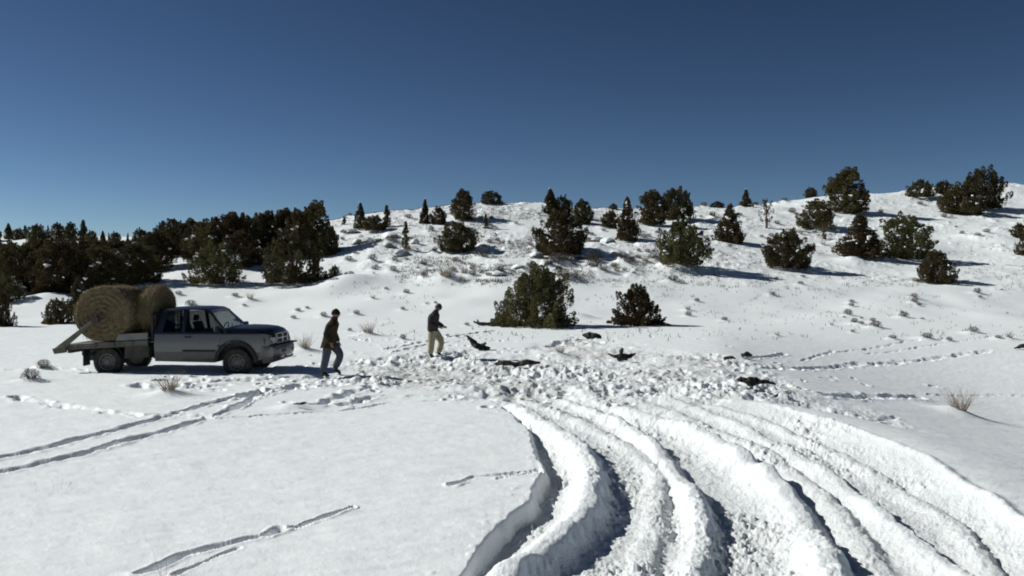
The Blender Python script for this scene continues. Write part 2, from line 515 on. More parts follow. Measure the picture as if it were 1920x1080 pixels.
# --- mounds that carry the drifts on the slope
for (u, v, r, h) in ((650, 535, 2.2, 0.75), (700, 470, 2.6, 0.7), (1085, 598, 0.9, 0.35), (1120, 470, 2.2, 0.6), (1600, 492, 1.6, 0.5),
                     (820, 520, 1.4, 0.45), (1530, 480, 2.0, 0.4), (930, 470, 2.0, 0.4), (1280, 505, 1.5, 0.3), (90, 560, 1.6, 0.4)):
    hummock(*hit(u, v), r, h)

# --- where the low shrubs stand (x, y, size, kind)
SHRUBS = []
def shrub_px(u, v, wpx, kind, label=None, group=None):
    px_, py_ = hit(u, v)
    SHRUBS.append([px_, py_, wpx * py_ / F_PX, kind, label, group])
shrub_px(690, 630, 34, 'twig', 'pale dry shrub in the snow between the two walking people', None)
shrub_px(572, 660, 40, 'twig', 'straw-coloured dry shrub at the front bumper of the pickup', None)
shrub_px(58, 716, 38, 'sage', 'dark low sagebrush left of the pickup rear wheel near picture edge', None)
shrub_px(316, 742, 54, 'twig', 'brown dry shrub in the snow in front of the pickup', None)
shrub_px(82, 692, 30, 'sage', 'small sagebrush behind the rear of the pickup beside its tracks', None)
shrub_px(1800, 778, 58, 'twig', 'wispy dry shrub standing alone in smooth snow at right', None)
shrub_px(836, 528, 46, 'twig', 'tall bare brown shrub on the mid slope above the walkers', None)
shrub_px(1050, 662, 26, 'twig', 'few dry stems at the edge of the trampled snow', None)
G_UP, G_MID, G_RIGHT, G_LEFT = ('sagebrush on the rocky knoll', 'sagebrush in the mid slope belt', 'sagebrush on the open right slope', 'sagebrush on the left slope')
L_UP = 'small snow-dusted sagebrush on the rocky knoll below the skyline'
L_MID = 'small grey sagebrush in the belt above the big near juniper'
L_RIGHT = 'small sagebrush tuft poking through snow on the open right slope'
L_LEFT = 'small sagebrush tuft in snow between the pickup and the wood'
r_ = random.Random(5)
def scatter(n, u0, u1, v0, v1, w0, w1, label, group):
    for _ in range(n):
        u, v = r_.uniform(u0, u1), r_.uniform(v0, v1)
        shrub_px(u, v, r_.uniform(w0, w1), 'sage' if r_.random() < 0.9 else 'twig', label, group)
scatter(62, 640, 1240, 392, 478, 7, 18, L_UP, G_UP)
scatter(38, 880, 1270, 482, 530, 10, 32, L_MID, G_MID)
scatter(16, 640, 900, 480, 560, 8, 20, L_MID, G_MID)
scatter(50, 1260, 1900, 375, 480, 7, 18, L_RIGHT, G_RIGHT)
scatter(26, 1250, 1900, 520, 650, 6, 18, L_RIGHT, G_RIGHT)
scatter(10, 1560, 1920, 560, 640, 12, 26, L_RIGHT, G_RIGHT)
scatter(14, 330, 620, 530, 625, 9, 24, L_LEFT, G_LEFT)
scatter(10, 650, 900, 560, 640, 7, 16, L_LEFT.replace('between the pickup and the wood', 'of the lower slope behind the walkers'), 'sagebrush behind the walkers')
for s in SHRUBS:
    hummock(s[0] - 0.1 * s[2], s[1] + 0.15 * s[2], 0.62 * s[2] + 0.05, 0.22 * s[2])

GZ = MAC + DET
def ground(x, y):
    return bilin(GZ, x, y)

# press the snow down under the pickup wheels
def press(x0, y0, rx, ry, z, soft=0.12):
    bi, bj = block(x0 - rx - 0.5, x0 + rx + 0.5, y0 - ry - 0.5, y0 + ry + 0.5)
    xx, yy = X[bi, bj], Y[bi, bj]
    m = (1 - sstep(rx, rx + soft, np.abs(xx - x0))) * (1 - sstep(ry, ry + soft, np.abs(yy - y0)))
    GZ[bi, bj] = GZ[bi, bj] * (1 - m) + np.minimum(GZ[bi, bj], z) * m

TRUCK = dict(x=-10.78, y=25.15, rz=math.radians(-3.0), z=-0.10)
def truck_pt(lx, ly):
    c, s = math.cos(TRUCK['rz']), math.sin(TRUCK['rz'])
    return TRUCK['x'] + c * lx - s * ly, TRUCK['y'] + s * lx + c * ly
for lx in (0.0, 3.52):
    for ly in (-0.84, 0.84):
        wx, wy = truck_pt(lx, ly)
        press(wx, wy, 0.36, 0.16, TRUCK['z'])

# ------------------------------------------------------------------ snow surface
def snow_material(name, ground_attrs=True):
    m = bpy.data.materials.new(name)
    m.use_nodes = True
    N, L = m.node_tree.nodes, m.node_tree.links
    p = N['Principled BSDF']
    p.inputs['Roughness'].default_value = 0.62
    p.inputs['Specular IOR Level'].default_value = 0.35
    tc = N.new('ShaderNodeTexCoord')
    src = tc.outputs['Object']
    def noise(scale, detail, rough=0.55):
        n = N.new('ShaderNodeTexNoise')
        n.inputs['Scale'].default_value, n.inputs['Detail'].default_value, n.inputs['Roughness'].default_value = scale, detail, rough
        L.new(src, n.inputs['Vector'])
        return n.outputs['Fac']
    rp = N.new('ShaderNodeValToRGB')
    rp.color_ramp.elements[0].color = (0.85, 0.89, 0.89, 1)
    rp.color_ramp.elements[1].color = (0.89, 0.925, 0.925, 1)
    L.new(noise(1.7, 5), rp.inputs['Fac'])
    col = rp.outputs['Color']
    b1 = N.new('ShaderNodeBump')
    b1.inputs['Distance'].default_value = 0.012
    b1.inputs['Strength'].default_value = 0.5
    L.new(noise(30, 6, 0.65), b1.inputs['Height'])
    nrm = b1.outputs[0]
    if ground_attrs:
        ad = N.new('ShaderNodeAttribute')
        ad.attribute_name = 'dirt'
        mx = N.new('ShaderNodeMix')
        mx.data_type = 'RGBA'
        mul = N.new('ShaderNodeMath')
        mul.operation = 'MULTIPLY'
        r2 = N.new('ShaderNodeMapRange')
        r2.inputs['From Min'].default_value, r2.inputs['From Max'].default_value = 0.42, 0.68
        L.new(noise(3.0, 6, 0.7), r2.inputs['Value'])
        L.new(ad.outputs['Fac'], mul.inputs[0])
        L.new(r2.outputs[0], mul.inputs[1])
        L.new(mul.outputs[0], mx.inputs['Factor'])
        L.new(col, mx.inputs[6])
        mx.inputs[7].default_value = (0.36, 0.31, 0.23, 1)
        col = mx.outputs[2]
        ac = N.new('ShaderNodeAttribute')
        ac.attribute_name = 'churn'
        b2 = N.new('ShaderNodeBump')
        b2.inputs['Distance'].default_value = 0.038
        L.new(ac.outputs['Fac'], b2.inputs['Strength'])
        L.new(noise(22, 5, 0.7), b2.inputs['Height'])
        L.new(nrm, b2.inputs['Normal'])
        nrm = b2.outputs[0]
    L.new(col, p.inputs['Base Color'])
    L.new(nrm, p.inputs['Normal'])
    return m

M_SNOWG = snow_material('snow_field')
M_SNOW = snow_material('snow_lump', False)

def build_ground():
    nr, nc = GZ.shape
    V = np.stack([X, Y, GZ], -1).reshape(-1, 3)
    back = []
    for yb in (2.0, -8.0, -40.0, -200.0):             # the field goes on behind the viewer
        zb = np.full(nc, 0.0)
        back.append(np.stack([X[0] * (1 if yb > -10 else 4), np.full(nc, yb), zb], -1))
    nb = len(back)
    allV = np.concatenate([b for b in reversed(back)] + [V]).astype(np.float32)
    R = nr + nb
    idx = np.arange(R * nc, dtype=np.int32).reshape(R, nc)
    q = np.stack([idx[:-1, :-1], idx[:-1, 1:], idx[1:, 1:], idx[1:, :-1]], -1).reshape(-1, 4)
    me = bpy.data.meshes.new('snow_ground')
    me.vertices.add(len(allV))
    me.vertices.foreach_set('co', allV.ravel())
    me.loops.add(q.size)
    me.loops.foreach_set('vertex_index', q.ravel())
    me.polygons.add(len(q))
    me.polygons.foreach_set('loop_start', np.arange(0, q.size, 4, dtype=np.int32))
    me.polygons.foreach_set('use_smooth', np.ones(len(q), dtype=bool))
    me.update(calc_edges=True)
    pad = np.zeros(nb * nc, np.float32)
    for nm, A in (('dirt', DIRT), ('churn', CHURN)):
        at = me.attributes.new(nm, 'FLOAT', 'POINT')
        at.data.foreach_set('value', np.concatenate([pad, A.ravel().astype(np.float32)]))
    me.materials.append(M_SNOWG)
    return tag(put(bpy.data.objects.new('snow_ground', me)), kind='structure')
build_ground()

# ------------------------------------------------------------------ mesh builder
class B:
    def __init__(s): s.bm = bmesh.new()
    def _add(s, verts, faces):
        vs_ = [s.bm.verts.new(p) for p in verts]
        out = []
        for f in faces:
            try: out.append(s.bm.faces.new([vs_[i] for i in f]))
            except ValueError: pass
        return vs_, out
    def hexa(s, p, bev=0.0, seg=1):
        """8 corners: bottom ring 0-3, top ring 4-7"""
        v, f = s._add(p, [(3, 2, 1, 0), (4, 5, 6, 7), (0, 1, 5, 4), (1, 2, 6, 5), (2, 3, 7, 6), (3, 0, 4, 7)])
        if bev:
            ed = list({e for q in f for e in q.edges})
            bmesh.ops.bevel(s.bm, geom=ed, offset=bev, segments=seg, affect='EDGES', profile=0.5)
        return s
    def box(s, lo, hi, bev=0.0, seg=1):
        (a, b, c), (d, e, g) = lo, hi
        return s.hexa([(a, b, c), (d, b, c), (d, e, c), (a, e, c), (a, b, g), (d, b, g), (d, e, g), (a, e, g)], bev, seg)
    def tube(s, pts, rad, n=8, cap=True, ell=1.0, jag=None):
        pts = [Vector(p) for p in pts]
        rad = rad if isinstance(rad, (list, tuple)) else [rad] * len(pts)
        rings = []
        up = None
        for i, p in enumerate(pts):
            d = (pts[min(i + 1, len(pts) - 1)] - pts[max(i - 1, 0)]).normalized()
            if up is None: up = Vector((0, 0, 1)) if abs(d.z) < 0.9 else Vector((1, 0, 0))
            a = d.cross(up).normalized()
            b = a.cross(d).normalized()
            up = b
            ring = []
            for k_ in range(n):
                th = 2 * math.pi * k_ / n
                r = rad[i] * (1 + (jag.uniform(-0.35, 0.35) if jag else 0))
                ring.append(s.bm.verts.new(p + a * math.cos(th) * r + b * math.sin(th) * r * ell))
            rings.append(ring)
        for r0, r1 in zip(rings[:-1], rings[1:]):
            for k_ in range(n):
                s.bm.faces.new((r0[k_], r0[(k_ + 1) % n], r1[(k_ + 1) % n], r1[k_]))
        if cap:
            s.bm.faces.new(list(reversed(rings[0])))
            s.bm.faces.new(rings[-1])
        return s
    def lathe(s, prof_, axis='Y', n=24, c=(0, 0, 0), closed=False):
        """prof_: (radius, along axis)"""
        rings = []
        for (r, h) in prof_:
            ring = []
            for k_ in range(n):
                th = 2 * math.pi * k_ / n
                a, b = r * math.cos(th), r * math.sin(th)
                p = (a, h, b) if axis == 'Y' else ((h, a, b) if axis == 'X' else (a, b, h))
                ring.append(s.bm.verts.new((p[0] + c[0], p[1] + c[1], p[2] + c[2])))
            rings.append(ring)
        pairs = list(zip(rings[:-1], rings[1:]))
        if closed: pairs.append((rings[-1], rings[0]))
        for r0, r1 in pairs:
            for k_ in range(n):
                s.bm.faces.new((r0[k_], r0[(k_ + 1) % n], r1[(k_ + 1) % n], r1[k_]))
        if not closed:
            s.bm.faces.new(list(reversed(rings[0])))
            s.bm.faces.new(rings[-1])
        return s
    def prism(s, poly, y0, y1, bev=0.0, axis='Y'):
        """poly in XZ, pulled from y0 to y1"""
        n = len(poly)
        pt = (lambda a, b, h: (a, h, b)) if axis == 'Y' else ((lambda a, b, h: (h, a, b)) if axis == 'X' else (lambda a, b, h: (a, b, h)))
        v = [pt(a, b, y0) for a, b in poly] + [pt(a, b, y1) for a, b in poly]
        f = [tuple(reversed(range(n))), tuple(range(n, 2 * n))] + [(i, (i + 1) % n, n + (i + 1) % n, n + i) for i in range(n)]
        vv, ff = s._add(v, f)
        if bev:
            ed = [e for e in {e for q in ff for e in q.edges}]
            bmesh.ops.bevel(s.bm, geom=ed, offset=bev, segments=2, affect='EDGES', profile=0.5, clamp_overlap=True)
        return s
    def cut(s, co, no):
        bmesh.ops.bisect_plane(s.bm, geom=s.bm.verts[:] + s.bm.edges[:] + s.bm.faces[:], plane_co=co, plane_no=no)
        return s
    def move(s, fn):
        for v in s.bm.verts: v.co = Vector(fn(*v.co))
        return s
    def mesh(s, name, mat, smooth=35):
        bmesh.ops.recalc_face_normals(s.bm, faces=s.bm.faces[:])
        me = bpy.data.meshes.new(name)
        s.bm.to_mesh(me)
        s.bm.free()
        if mat: me.materials.append(mat)
        if smooth:
            me.polygons.foreach_set('use_smooth', [True] * len(me.polygons))
            me.set_sharp_from_angle(angle=math.radians(smooth))
        return me
    def build(s, name, mat, parent=None, smooth=35):
        return put(bpy.data.objects.new(name, s.mesh(name, mat, smooth)), parent)

# ------------------------------------------------------------------ junipers
def leaf_mat(name, c1, c2, trans=0.25):
    m = mk_mat(name, c1, 0.75, c2, scale=1.6, detail=5, lo=0.38, hi=0.66, spec=0.2, jitter=0.22)
    N, L = m.node_tree.nodes, m.node_tree.links
    p = N['Principled BSDF']
    tr_ = N.new('ShaderNodeBsdfTranslucent')
    src = p.inputs['Base Color'].links[0].from_socket
    L.new(src, tr_.inputs['Color'])
    mx = N.new('ShaderNodeMixShader')
    mx.inputs[0].default_value = trans
    L.new(p.outputs[0], mx.inputs[1])
    L.new(tr_.outputs[0], mx.inputs[2])
    L.new(mx.outputs[0], N['Material Output'].inputs['Surface'])
    return m
M_LEAF = leaf_mat('juniper_leaf', (0.060, 0.058, 0.024), (0.098, 0.082, 0.036))
M_LEAF_RUST = leaf_mat('juniper_leaf_rusty', (0.068, 0.061, 0.026), (0.112, 0.084, 0.040))
M_LEAF_OLIVE = leaf_mat('juniper_leaf_olive', (0.076, 0.077, 0.031), (0.13, 0.116, 0.052))
M_BARK = mk_mat('juniper_bark', (0.11, 0.08, 0.055), 0.9, (0.2, 0.15, 0.11), scale=6, bump=0.8, bscale=20)

def env(shape, h):
    if shape == 'round': return np.sqrt(np.clip(1 - ((h - 0.38) / 0.63) ** 2, 0.02, 1))
    if shape == 'dome': return np.sqrt(np.clip(1 - (h / 1.02) ** 2.4, 0.02, 1)) * (0.88 + 0.12 * np.minimum(1, h / 0.15))
    if shape == 'mound': return np.clip(1.03 - h, 0.03, 1) ** 0.43 * (0.9 + 0.1 * np.minimum(1, h / 0.12))
    if shape == 'cone': return np.clip(1.02 - h, 0.03, 1) ** 0.75 * (0.75 + 0.25 * np.minimum(1, h / 0.18))
    if shape == 'spire': return np.clip(1.02 - h, 0.03, 1) ** 0.6 * (0.8 + 0.2 * np.minimum(1, h / 0.1))
    if shape == 'tall': return np.sqrt(np.clip(1 - ((h - 0.45) / 0.58) ** 2, 0.03, 1)) * (1 - 0.25 * h)
    return np.sqrt(np.clip(1 - ((h - 0.62) / 0.40) ** 2, 0.02, 1))               # 'sparse': crown on a bare stem

def make_crown(name, seed, W, H, shape, plumes, per, leaf, lean=0.0, plume_len=0.30, upness=0.9, mat=None):
    g = np.random.default_rng(seed)
    n = plumes
    h = 0.02 + 0.98 * g.random(n) ** (1.3 if shape in ('dome', 'mound') else 1.0)
    if shape == 'sparse': h = 0.28 + 0.72 * h
    a = g.uniform(0, 2 * np.pi, n)
    lob = 1 + (0.22 if shape == 'mound' else 0.13) * np.sin(3 * a + seed) * np.sin(5 * h + seed * 2) + 0.10 * np.sin(7 * a + 9 * h)
    depth = np.where(g.random(n) < 0.72, g.uniform(0.74, 1.2, n) if shape == 'mound' else g.uniform(0.80, 1.14, n), g.uniform(0.25, 0.85, n))
    r = env(shape, h) * 0.5 * W * depth * lob
    tip = np.stack([r * np.cos(a) + lean * h * H, r * np.sin(a), h * H * g.uniform(0.86, 1.06, n)], -1)
    d = np.stack([np.cos(a) * (1.05 - 0.6 * h), np.sin(a) * (1.05 - 0.6 * h), upness + 0.5 * h], -1) + g.normal(0, 0.22, (n, 3))
    d /= np.linalg.norm(d, axis=1, keepdims=True)
    Ln = plume_len * min(W, H) * g.uniform(0.65, 1.3, n) * (1 - 0.35 * h)
    base = tip - d * Ln[:, None]
    base[:, 2] = np.maximum(base[:, 2], 0.02 * H)
    d = (tip - base)
    Ln = np.linalg.norm(d, axis=1) + 1e-6
    d /= Ln[:, None]
    R = (0.28 if shape == 'mound' else 0.34) * plume_len * min(W, H) * g.uniform(0.7, 1.25, n)
    k = np.repeat(np.arange(n), per)
    m = len(k)
    t = g.random(m) ** 0.8
    pr = np.sqrt(np.clip(1 - ((t - 0.32) / 0.72) ** 2, 0.02, 1)) * (1.08 - 0.5 * t)
    ref = np.where(np.abs(d[k][:, 2:3]) > 0.9, np.array([[1.0, 0, 0]]), np.array([[0, 0, 1.0]]))
    e1 = np.cross(d[k], ref)
    e1 /= np.linalg.norm(e1, axis=1, keepdims=True)
    e2 = np.cross(d[k], e1)
    th = g.uniform(0, 2 * np.pi, m)
    rad = e1 * np.cos(th)[:, None] + e2 * np.sin(th)[:, None]
    rr = R[k] * pr * np.sqrt(g.uniform(0.15, 1.0, m))
    c = base[k] + d[k] * (t * Ln[k])[:, None] + rad * rr[:, None]
    ax = d[k] * 0.8 + rad * 0.55 + g.normal(0, 0.35, (m, 3))
    ax /= np.linalg.norm(ax, axis=1, keepdims=True)
    sd = np.cross(ax, g.normal(0, 1, (m, 3)))
    sd /= np.linalg.norm(sd, axis=1, keepdims=True)
    ls = leaf * g.uniform(0.6, 1.4, m)
    A = ax * (ls * 0.95)[:, None]
    S = sd * (ls * 0.5)[:, None]
    Q = np.stack([c - A - S * 0.5, c - A * 0.1 - S, c + A, c - A * 0.1 + S], 1)
    Q[:, :, 2] = np.maximum(Q[:, :, 2], 0.0)
    outer = np.nonzero((depth > 0.9) & (h > 0.12))[0]
    return mesh_quads(name, Q, mat or M_LEAF), tip[outer], d[outer], R[outer]

def lump_mesh(name, spots, seed, mat):
    """flattened snow lumps: each a small squashed, jittered ball of 26 points"""
    g = random.Random(seed)
    V, Fc = [], []
    for (cx_, cy_, cz_, sx, sy, sz) in spots:
        o = len(V)
        nseg, nst = 7, 4
        ph = g.uniform(0, 6)
        for i in range(1, nst):
            el = -math.pi / 2 + math.pi * i / nst
            for j in range(nseg):
                az = 2 * math.pi * j / nseg + ph
                q = 1 + g.uniform(-0.28, 0.28)
                V.append((cx_ + sx * q * math.cos(el) * math.cos(az), cy_ + sy * q * math.cos(el) * math.sin(az), cz_ + sz * q * math.sin(el)))
        bot, top = len(V), len(V) + 1
        V += [(cx_, cy_, cz_ - sz), (cx_, cy_, cz_ + sz)]
        for i in range(nst - 2):
            for j in range(nseg):
                a_, b_ = o + i * nseg + j, o + i * nseg + (j + 1) % nseg
                Fc.append((a_, b_, b_ + nseg, a_ + nseg))
        for j in range(nseg):
            Fc.append((o + (j + 1) % nseg, o + j, bot))
            e_ = o + (nst - 2) * nseg
            Fc.append((e_ + j, e_ + (j + 1) % nseg, top))
    return mesh_from(name, V, Fc, mat, smooth=True)

def make_trunk(name, seed, W, H, shape):
    g = random.Random(seed)
    b = B()
    r0 = 0.045 * H + 0.03
    top = 0.85 * H
    main = [(0, 0, -0.25), (g.uniform(-.04, .04) * W, g.uniform(-.04, .04) * W, 0.25 * H), (g.uniform(-.06, .06) * W, g.uniform(-.06, .06) * W, 0.55 * H), (g.uniform(-.05, .05) * W, 0, top)]
    b.tube(main, [r0 * 1.25, r0 * 0.9, r0 * 0.55, r0 * 0.15], 7)
    for i in range(6):
        a = 2 * math.pi * i / 6 + g.uniform(-.4, .4)
        z0 = H * g.uniform(0.10 if shape != 'sparse' else 0.45, 0.5 if shape != 'sparse' else 0.7)
        l = 0.36 * W * g.uniform(0.7, 1.0) * float(env(shape, np.array(min(0.9, z0 / H + 0.2))))
        b.tube([(0, 0, z0), (l * 0.5 * math.cos(a), l * 0.5 * math.sin(a), z0 + 0.10 * H), (l * math.cos(a), l * math.sin(a), z0 + 0.26 * H)], [r0 * 0.5, r0 * 0.32, r0 * 0.1], 5)
    return b.mesh(name, M_BARK, 60)

def make_tree_kind(name, seed, W, H, shape, plumes, per, leaf, mat, nsnow=14, **kw):
    crown, tips, dirs, rad = make_crown(name + '_crown', seed, W, H, shape, plumes, per, leaf, mat=mat, **kw)
    g = random.Random(seed + 900)
    spots = []
    for _ in range(nsnow):
        i = g.randrange(len(tips))
        back = g.uniform(0.2, 0.9) * rad[i]
        p = tips[i] - dirs[i] * back
        s_ = g.uniform(0.3, 1.0) * rad[i] * 0.42
        for _k in range(g.randint(1, 4)):
            spots.append((p[0] + g.gauss(0, 0.8 * s_), p[1] + g.gauss(0, 0.8 * s_), p[2] + 0.25 * rad[i] + g.gauss(0, 0.6 * s_), s_ * g.uniform(0.5, 1.2), s_ * g.uniform(0.5, 1.2), s_ * g.uniform(0.35, 0.7)))
    snow = lump_mesh(name + '_snow', spots, seed, M_SNOW) if spots else None
    return dict(crown=crown, trunk=make_trunk(name + '_trunk', seed, W, H, shape), snow=snow, W=W, H=H)

KIND = {
    'round_a': make_tree_kind('round_a', 201, 3.6, 3.2, 'round', 170, 120, 0.068, M_LEAF, nsnow=5),
    'round_b': make_tree_kind('round_b', 202, 3.6, 3.2, 'round', 150, 124, 0.072, M_LEAF_RUST, nsnow=12),
    'round_c': make_tree_kind('round_c', 212, 3.6, 3.2, 'round', 150, 124, 0.072, M_LEAF_OLIVE, nsnow=50),
    'dome_a': make_tree_kind('dome_a', 203, 4.2, 3.0, 'dome', 165, 120, 0.072, M_LEAF, nsnow=8),
    'dome_b': make_tree_kind('dome_b', 204, 4.2, 3.0, 'dome', 160, 116, 0.072, M_LEAF_OLIVE, nsnow=70),
    'cone_a': make_tree_kind('cone_a', 205, 3.2, 4.0, 'cone', 150, 112, 0.072, M_LEAF, nsnow=18),
    'cone_b': make_tree_kind('cone_b', 206, 3.4, 3.6, 'cone', 150, 112, 0.072, M_LEAF_RUST, nsnow=44),
    'tall_a': make_tree_kind('tall_a', 207, 3.0, 4.4, 'tall', 165, 124, 0.076, M_LEAF, nsnow=6),
    'tall_b': make_tree_kind('tall_b', 208, 3.4, 4.4, 'tall', 165, 124, 0.076, M_LEAF_RUST, nsnow=7),
    'spire': make_tree_kind('spire', 209, 1.5, 3.6, 'spire', 80, 60, 0.08, M_LEAF, nsnow=6),
    'sparse': make_tree_kind('sparse', 210, 2.4, 3.8, 'sparse', 46, 26, 0.08, M_LEAF_RUST, nsnow=4),
    'hero_a': make_tree_kind('hero_a', 220, 3.7, 3.1, 'mound', 230, 200, 0.045, M_LEAF_OLIVE, nsnow=16, lean=0.10, plume_len=0.30, upness=1.5),
    'hero_b': make_tree_kind('hero_b', 225, 2.3, 2.0, 'mound', 230, 130, 0.038, M_LEAF_RUST, nsnow=22, lean=-0.03, plume_len=0.26, upness=1.3),
}

def tree(u, v, wpx, hpx, kind, label, group=None, rz=None, snow=True):
    K = KIND[kind]
    x, y = hit(u, v)
    z = ground(x, y)
    s = y / F_PX
    o = empty('juniper_tree', (x, y, z - 0.06), rnd.uniform(0, 6.28) if rz is None else rz)
    o.scale = (wpx * s / K['W'], wpx * s / K['W'], hpx * s / K['H'])
    tag(o, label, 'tree', group)
    put(bpy.data.objects.new('trunk', K['trunk']), o)
    c = put(bpy.data.objects.new('crown', K['crown']), o)
    if snow and K['snow']:
        tag(put(bpy.data.objects.new('snow_patch', K['snow']), c), kind='stuff')
    return o

GH = 'junipers on the snowy hill'
hero1 = tree(1000, 611, 158, 118, 'hero_a', 'large olive juniper bush with upright plumes at the foot of the slope', GH, rz=0.3)
hero2 = tree(1192, 609, 98, 78, 'hero_b', 'small dark juniper bush with snow patches just right of the biggest near one', GH, rz=2.4)
for row in (
    (860, 472, 74, 60, 'round_a', 'round dark juniper alone on the knoll, left of the dead centre'),
    (1052, 478, 98, 84, 'round_b', 'big round juniper in the middle of the knoll above the near bush'),
    (1032, 400, 46, 46, 'cone_a', 'pointed juniper on the skyline behind the big round knoll juniper'),
    (1056, 404, 34, 40, 'round_a', 'short juniper tucked right behind the big round knoll juniper'),
    (1092, 419, 40, 46, 'tall_a', 'upright juniper just below the skyline right of the big round one'),
    (868, 412, 52, 58, 'tall_b', 'bushy juniper breaking the skyline on the knoll summit'),
    (921, 382, 42, 26, 'dome_a', 'low spreading juniper on the very top of the knoll'),
    (797, 419, 28, 46, 'cone_a', 'slim pointed juniper at the left of the knoll summit'),
    (823, 420, 32, 34, 'round_b', 'short juniper beside the slim pointed one on the knoll'),
    (676, 428, 34, 48, 'cone_a', 'pointed juniper at the left shoulder of the knoll'),
    (702, 432, 46, 30, 'round_b', 'low rusty juniper between two pointed ones on the left shoulder'),
    (725, 424, 20, 40, 'spire', 'narrow juniper at the right of the left shoulder trio'),
    (645, 421, 12, 16, 'spire', 'tiny juniper on the skyline at the edge of the wood'),
    (761, 470, 20, 52, 'spire', 'narrow column-like juniper beside the snowy rocks'),
    (911, 428, 15, 28, 'spire', 'very small narrow juniper below the knoll top'),
    (1145, 427, 36, 34, 'round_b', 'low rusty juniper left of the wide skyline clump'),
    (1176, 452, 52, 82, 'cone_b', 'tall pointed juniper in front of the wide skyline clump'),
    (1224, 420, 66, 64, 'tall_b', 'left tree of the wide clump on the skyline'),
    (1266, 412, 66, 64, 'round_a', 'right tree of the wide clump on the skyline'),
    (1280, 504, 94, 90, 'round_c', 'large snow-flecked juniper on the slope right of the near bush'),
    (1368, 455, 72, 72, 'cone_b', 'pointed-top juniper with snow-dusted skirt in mid slope'),
    (1399, 384, 30, 33, 'cone_a', 'small dark juniper on the skyline above the pointed-top one'),
    (1437, 428, 28, 58, 'sparse', 'thin sparse juniper on a bare stem'),
    (1521, 366, 24, 21, 'round_a', 'tiny round juniper standing alone on the right skyline'),
    (1588, 398, 84, 84, 'tall_b', 'tallest juniper breaking the skyline on the right'),
    (1530, 428, 66, 56, 'round_b', 'rusty juniper at the left foot of the tallest skyline one'),
    (1475, 502, 90, 74, 'round_b', 'round brown juniper with snow on its right side in mid slope'),
    (1612, 484, 98, 82, 'cone_b', 'left juniper of the broad snow-dusted pair on the right'),
    (1692, 484, 118, 84, 'dome_b', 'right juniper of the broad snow-dusted pair'),
    (1725, 369, 50, 34, 'dome_a', 'low pale-topped juniper on the right skyline'),
    (1768, 363, 32, 26, 'round_a', 'small juniper between the low one and the right skyline giants'),
    (1803, 402, 80, 60, 'round_b', 'rounded juniper at the left front of the far right skyline pair'),
    (1842, 390, 78, 80, 'round_a', 'high juniper of the far right skyline pair'),
    (1758, 530, 68, 62, 'round_b', 'lowest juniper on the right slope, alone with a long shadow'),
    (1912, 445, 34, 28, 'round_b', 'rusty juniper cut by the right picture edge, upper one'),
    (1924, 478, 34, 42, 'round_b', 'rusty juniper cut by the right picture edge, lower one'),
    (1345, 388, 26, 12, 'dome_a', 'low dark bush on the skyline left of the small dark one'),
    (1150, 392, 16, 12, 'dome_a', 'tiny bush on the skyline saddle'),
    (1300, 412, 16, 20, 'sparse', 'small sparse bush right of the wide skyline clump'),
    (1545, 448, 46, 30, 'sparse', 'pale bare brush at the foot of the rusty right juniper'),
): tree(*row[:5], row[5], GH)

GW = 'junipers of the dense wood'
for row in (
    (405, 530, 96, 78, 'dome_b', 'low spreading juniper at the front edge of the wood, left of the pair'),
    (548, 530, 120, 92, 'dome_a', 'broad juniper at the front edge of the wood, right of the pair'),
    (590, 472, 78, 96, 'tall_b', 'highest tree of the wood, at its right end'),
    (628, 524, 26, 26, 'dome_b', 'little snowy juniper tucked at the right foot of the wood'),
    (108, 607, 56, 50, 'hero_b', 'small plumed juniper left of the hay bales'),
    (146, 590, 60, 70, 'cone_b', 'rusty juniper hidden behind the rear hay bale'),
    (2, 612, 46, 72, 'hero_b', 'rusty juniper cut by the left picture edge'),
    (14, 566, 60, 50, 'dome_b', 'snow-capped juniper at the left picture edge in front of the wood'),
): tree(*row[:5], row[5], GW)
ORD = ['leftmost', 'second', 'third', 'fourth', 'fifth', 'sixth', 'seventh', 'eighth', 'ninth', 'tenth', 'eleventh', 'twelfth', 'thirteenth', 'fourteenth', 'fifteenth', 'sixteenth']
def wood(rows, label):
    for i, (u, v, w, h, k) in enumerate(sorted(rows)):
        tree(u, v, w, h, k, label % (ORD[i] + ('' if i == 0 else ' from the left')), GW)
WOOD = (
    # front and middle of the wood
    (40, 548, 110, 98, 'round_a'), (110, 552, 110, 102, 'tall_b'), (185, 545, 110, 88, 'round_b'), (250, 532, 100, 84, 'round_a'),
    (215, 505, 80, 56, 'tall_a'), (150, 515, 90, 70, 'round_b'), (75, 510, 80, 62, 'tall_b'), (10, 512, 80, 62, 'round_a'),
    (295, 505, 80, 74, 'tall_b'), (340, 478, 84, 66, 'round_a'), (385, 492, 80, 82, 'round_b'), (432, 484, 84, 86, 'tall_b'),
    (360, 470, 60, 60, 'tall_a'), (405, 462, 60, 56, 'cone_a'), (470, 478, 70, 80, 'round_a'), (500, 462, 66, 66, 'tall_a'),
    (535, 458, 66, 68, 'tall_b'), (560, 476, 70, 84, 'round_b'), (450, 500, 76, 70, 'round_b'), (610, 478, 54, 62, 'dome_a'),
    (520, 470, 40, 66, 'spire'), (320, 458, 64, 50, 'dome_a'), (280, 478, 50, 42, 'round_b'), (230, 480, 50, 32, 'round_a'),
    (180, 482, 44, 34, 'tall_a'), (125, 484, 46, 36, 'round_b'), (60, 480, 44, 32, 'round_a'), (30, 530, 70, 66, 'tall_a'),
    (-60, 550, 120, 110, 'round_a'), (-110, 530, 120, 100, 'tall_b'), (-50, 500, 100, 90, 'round_b'),
)
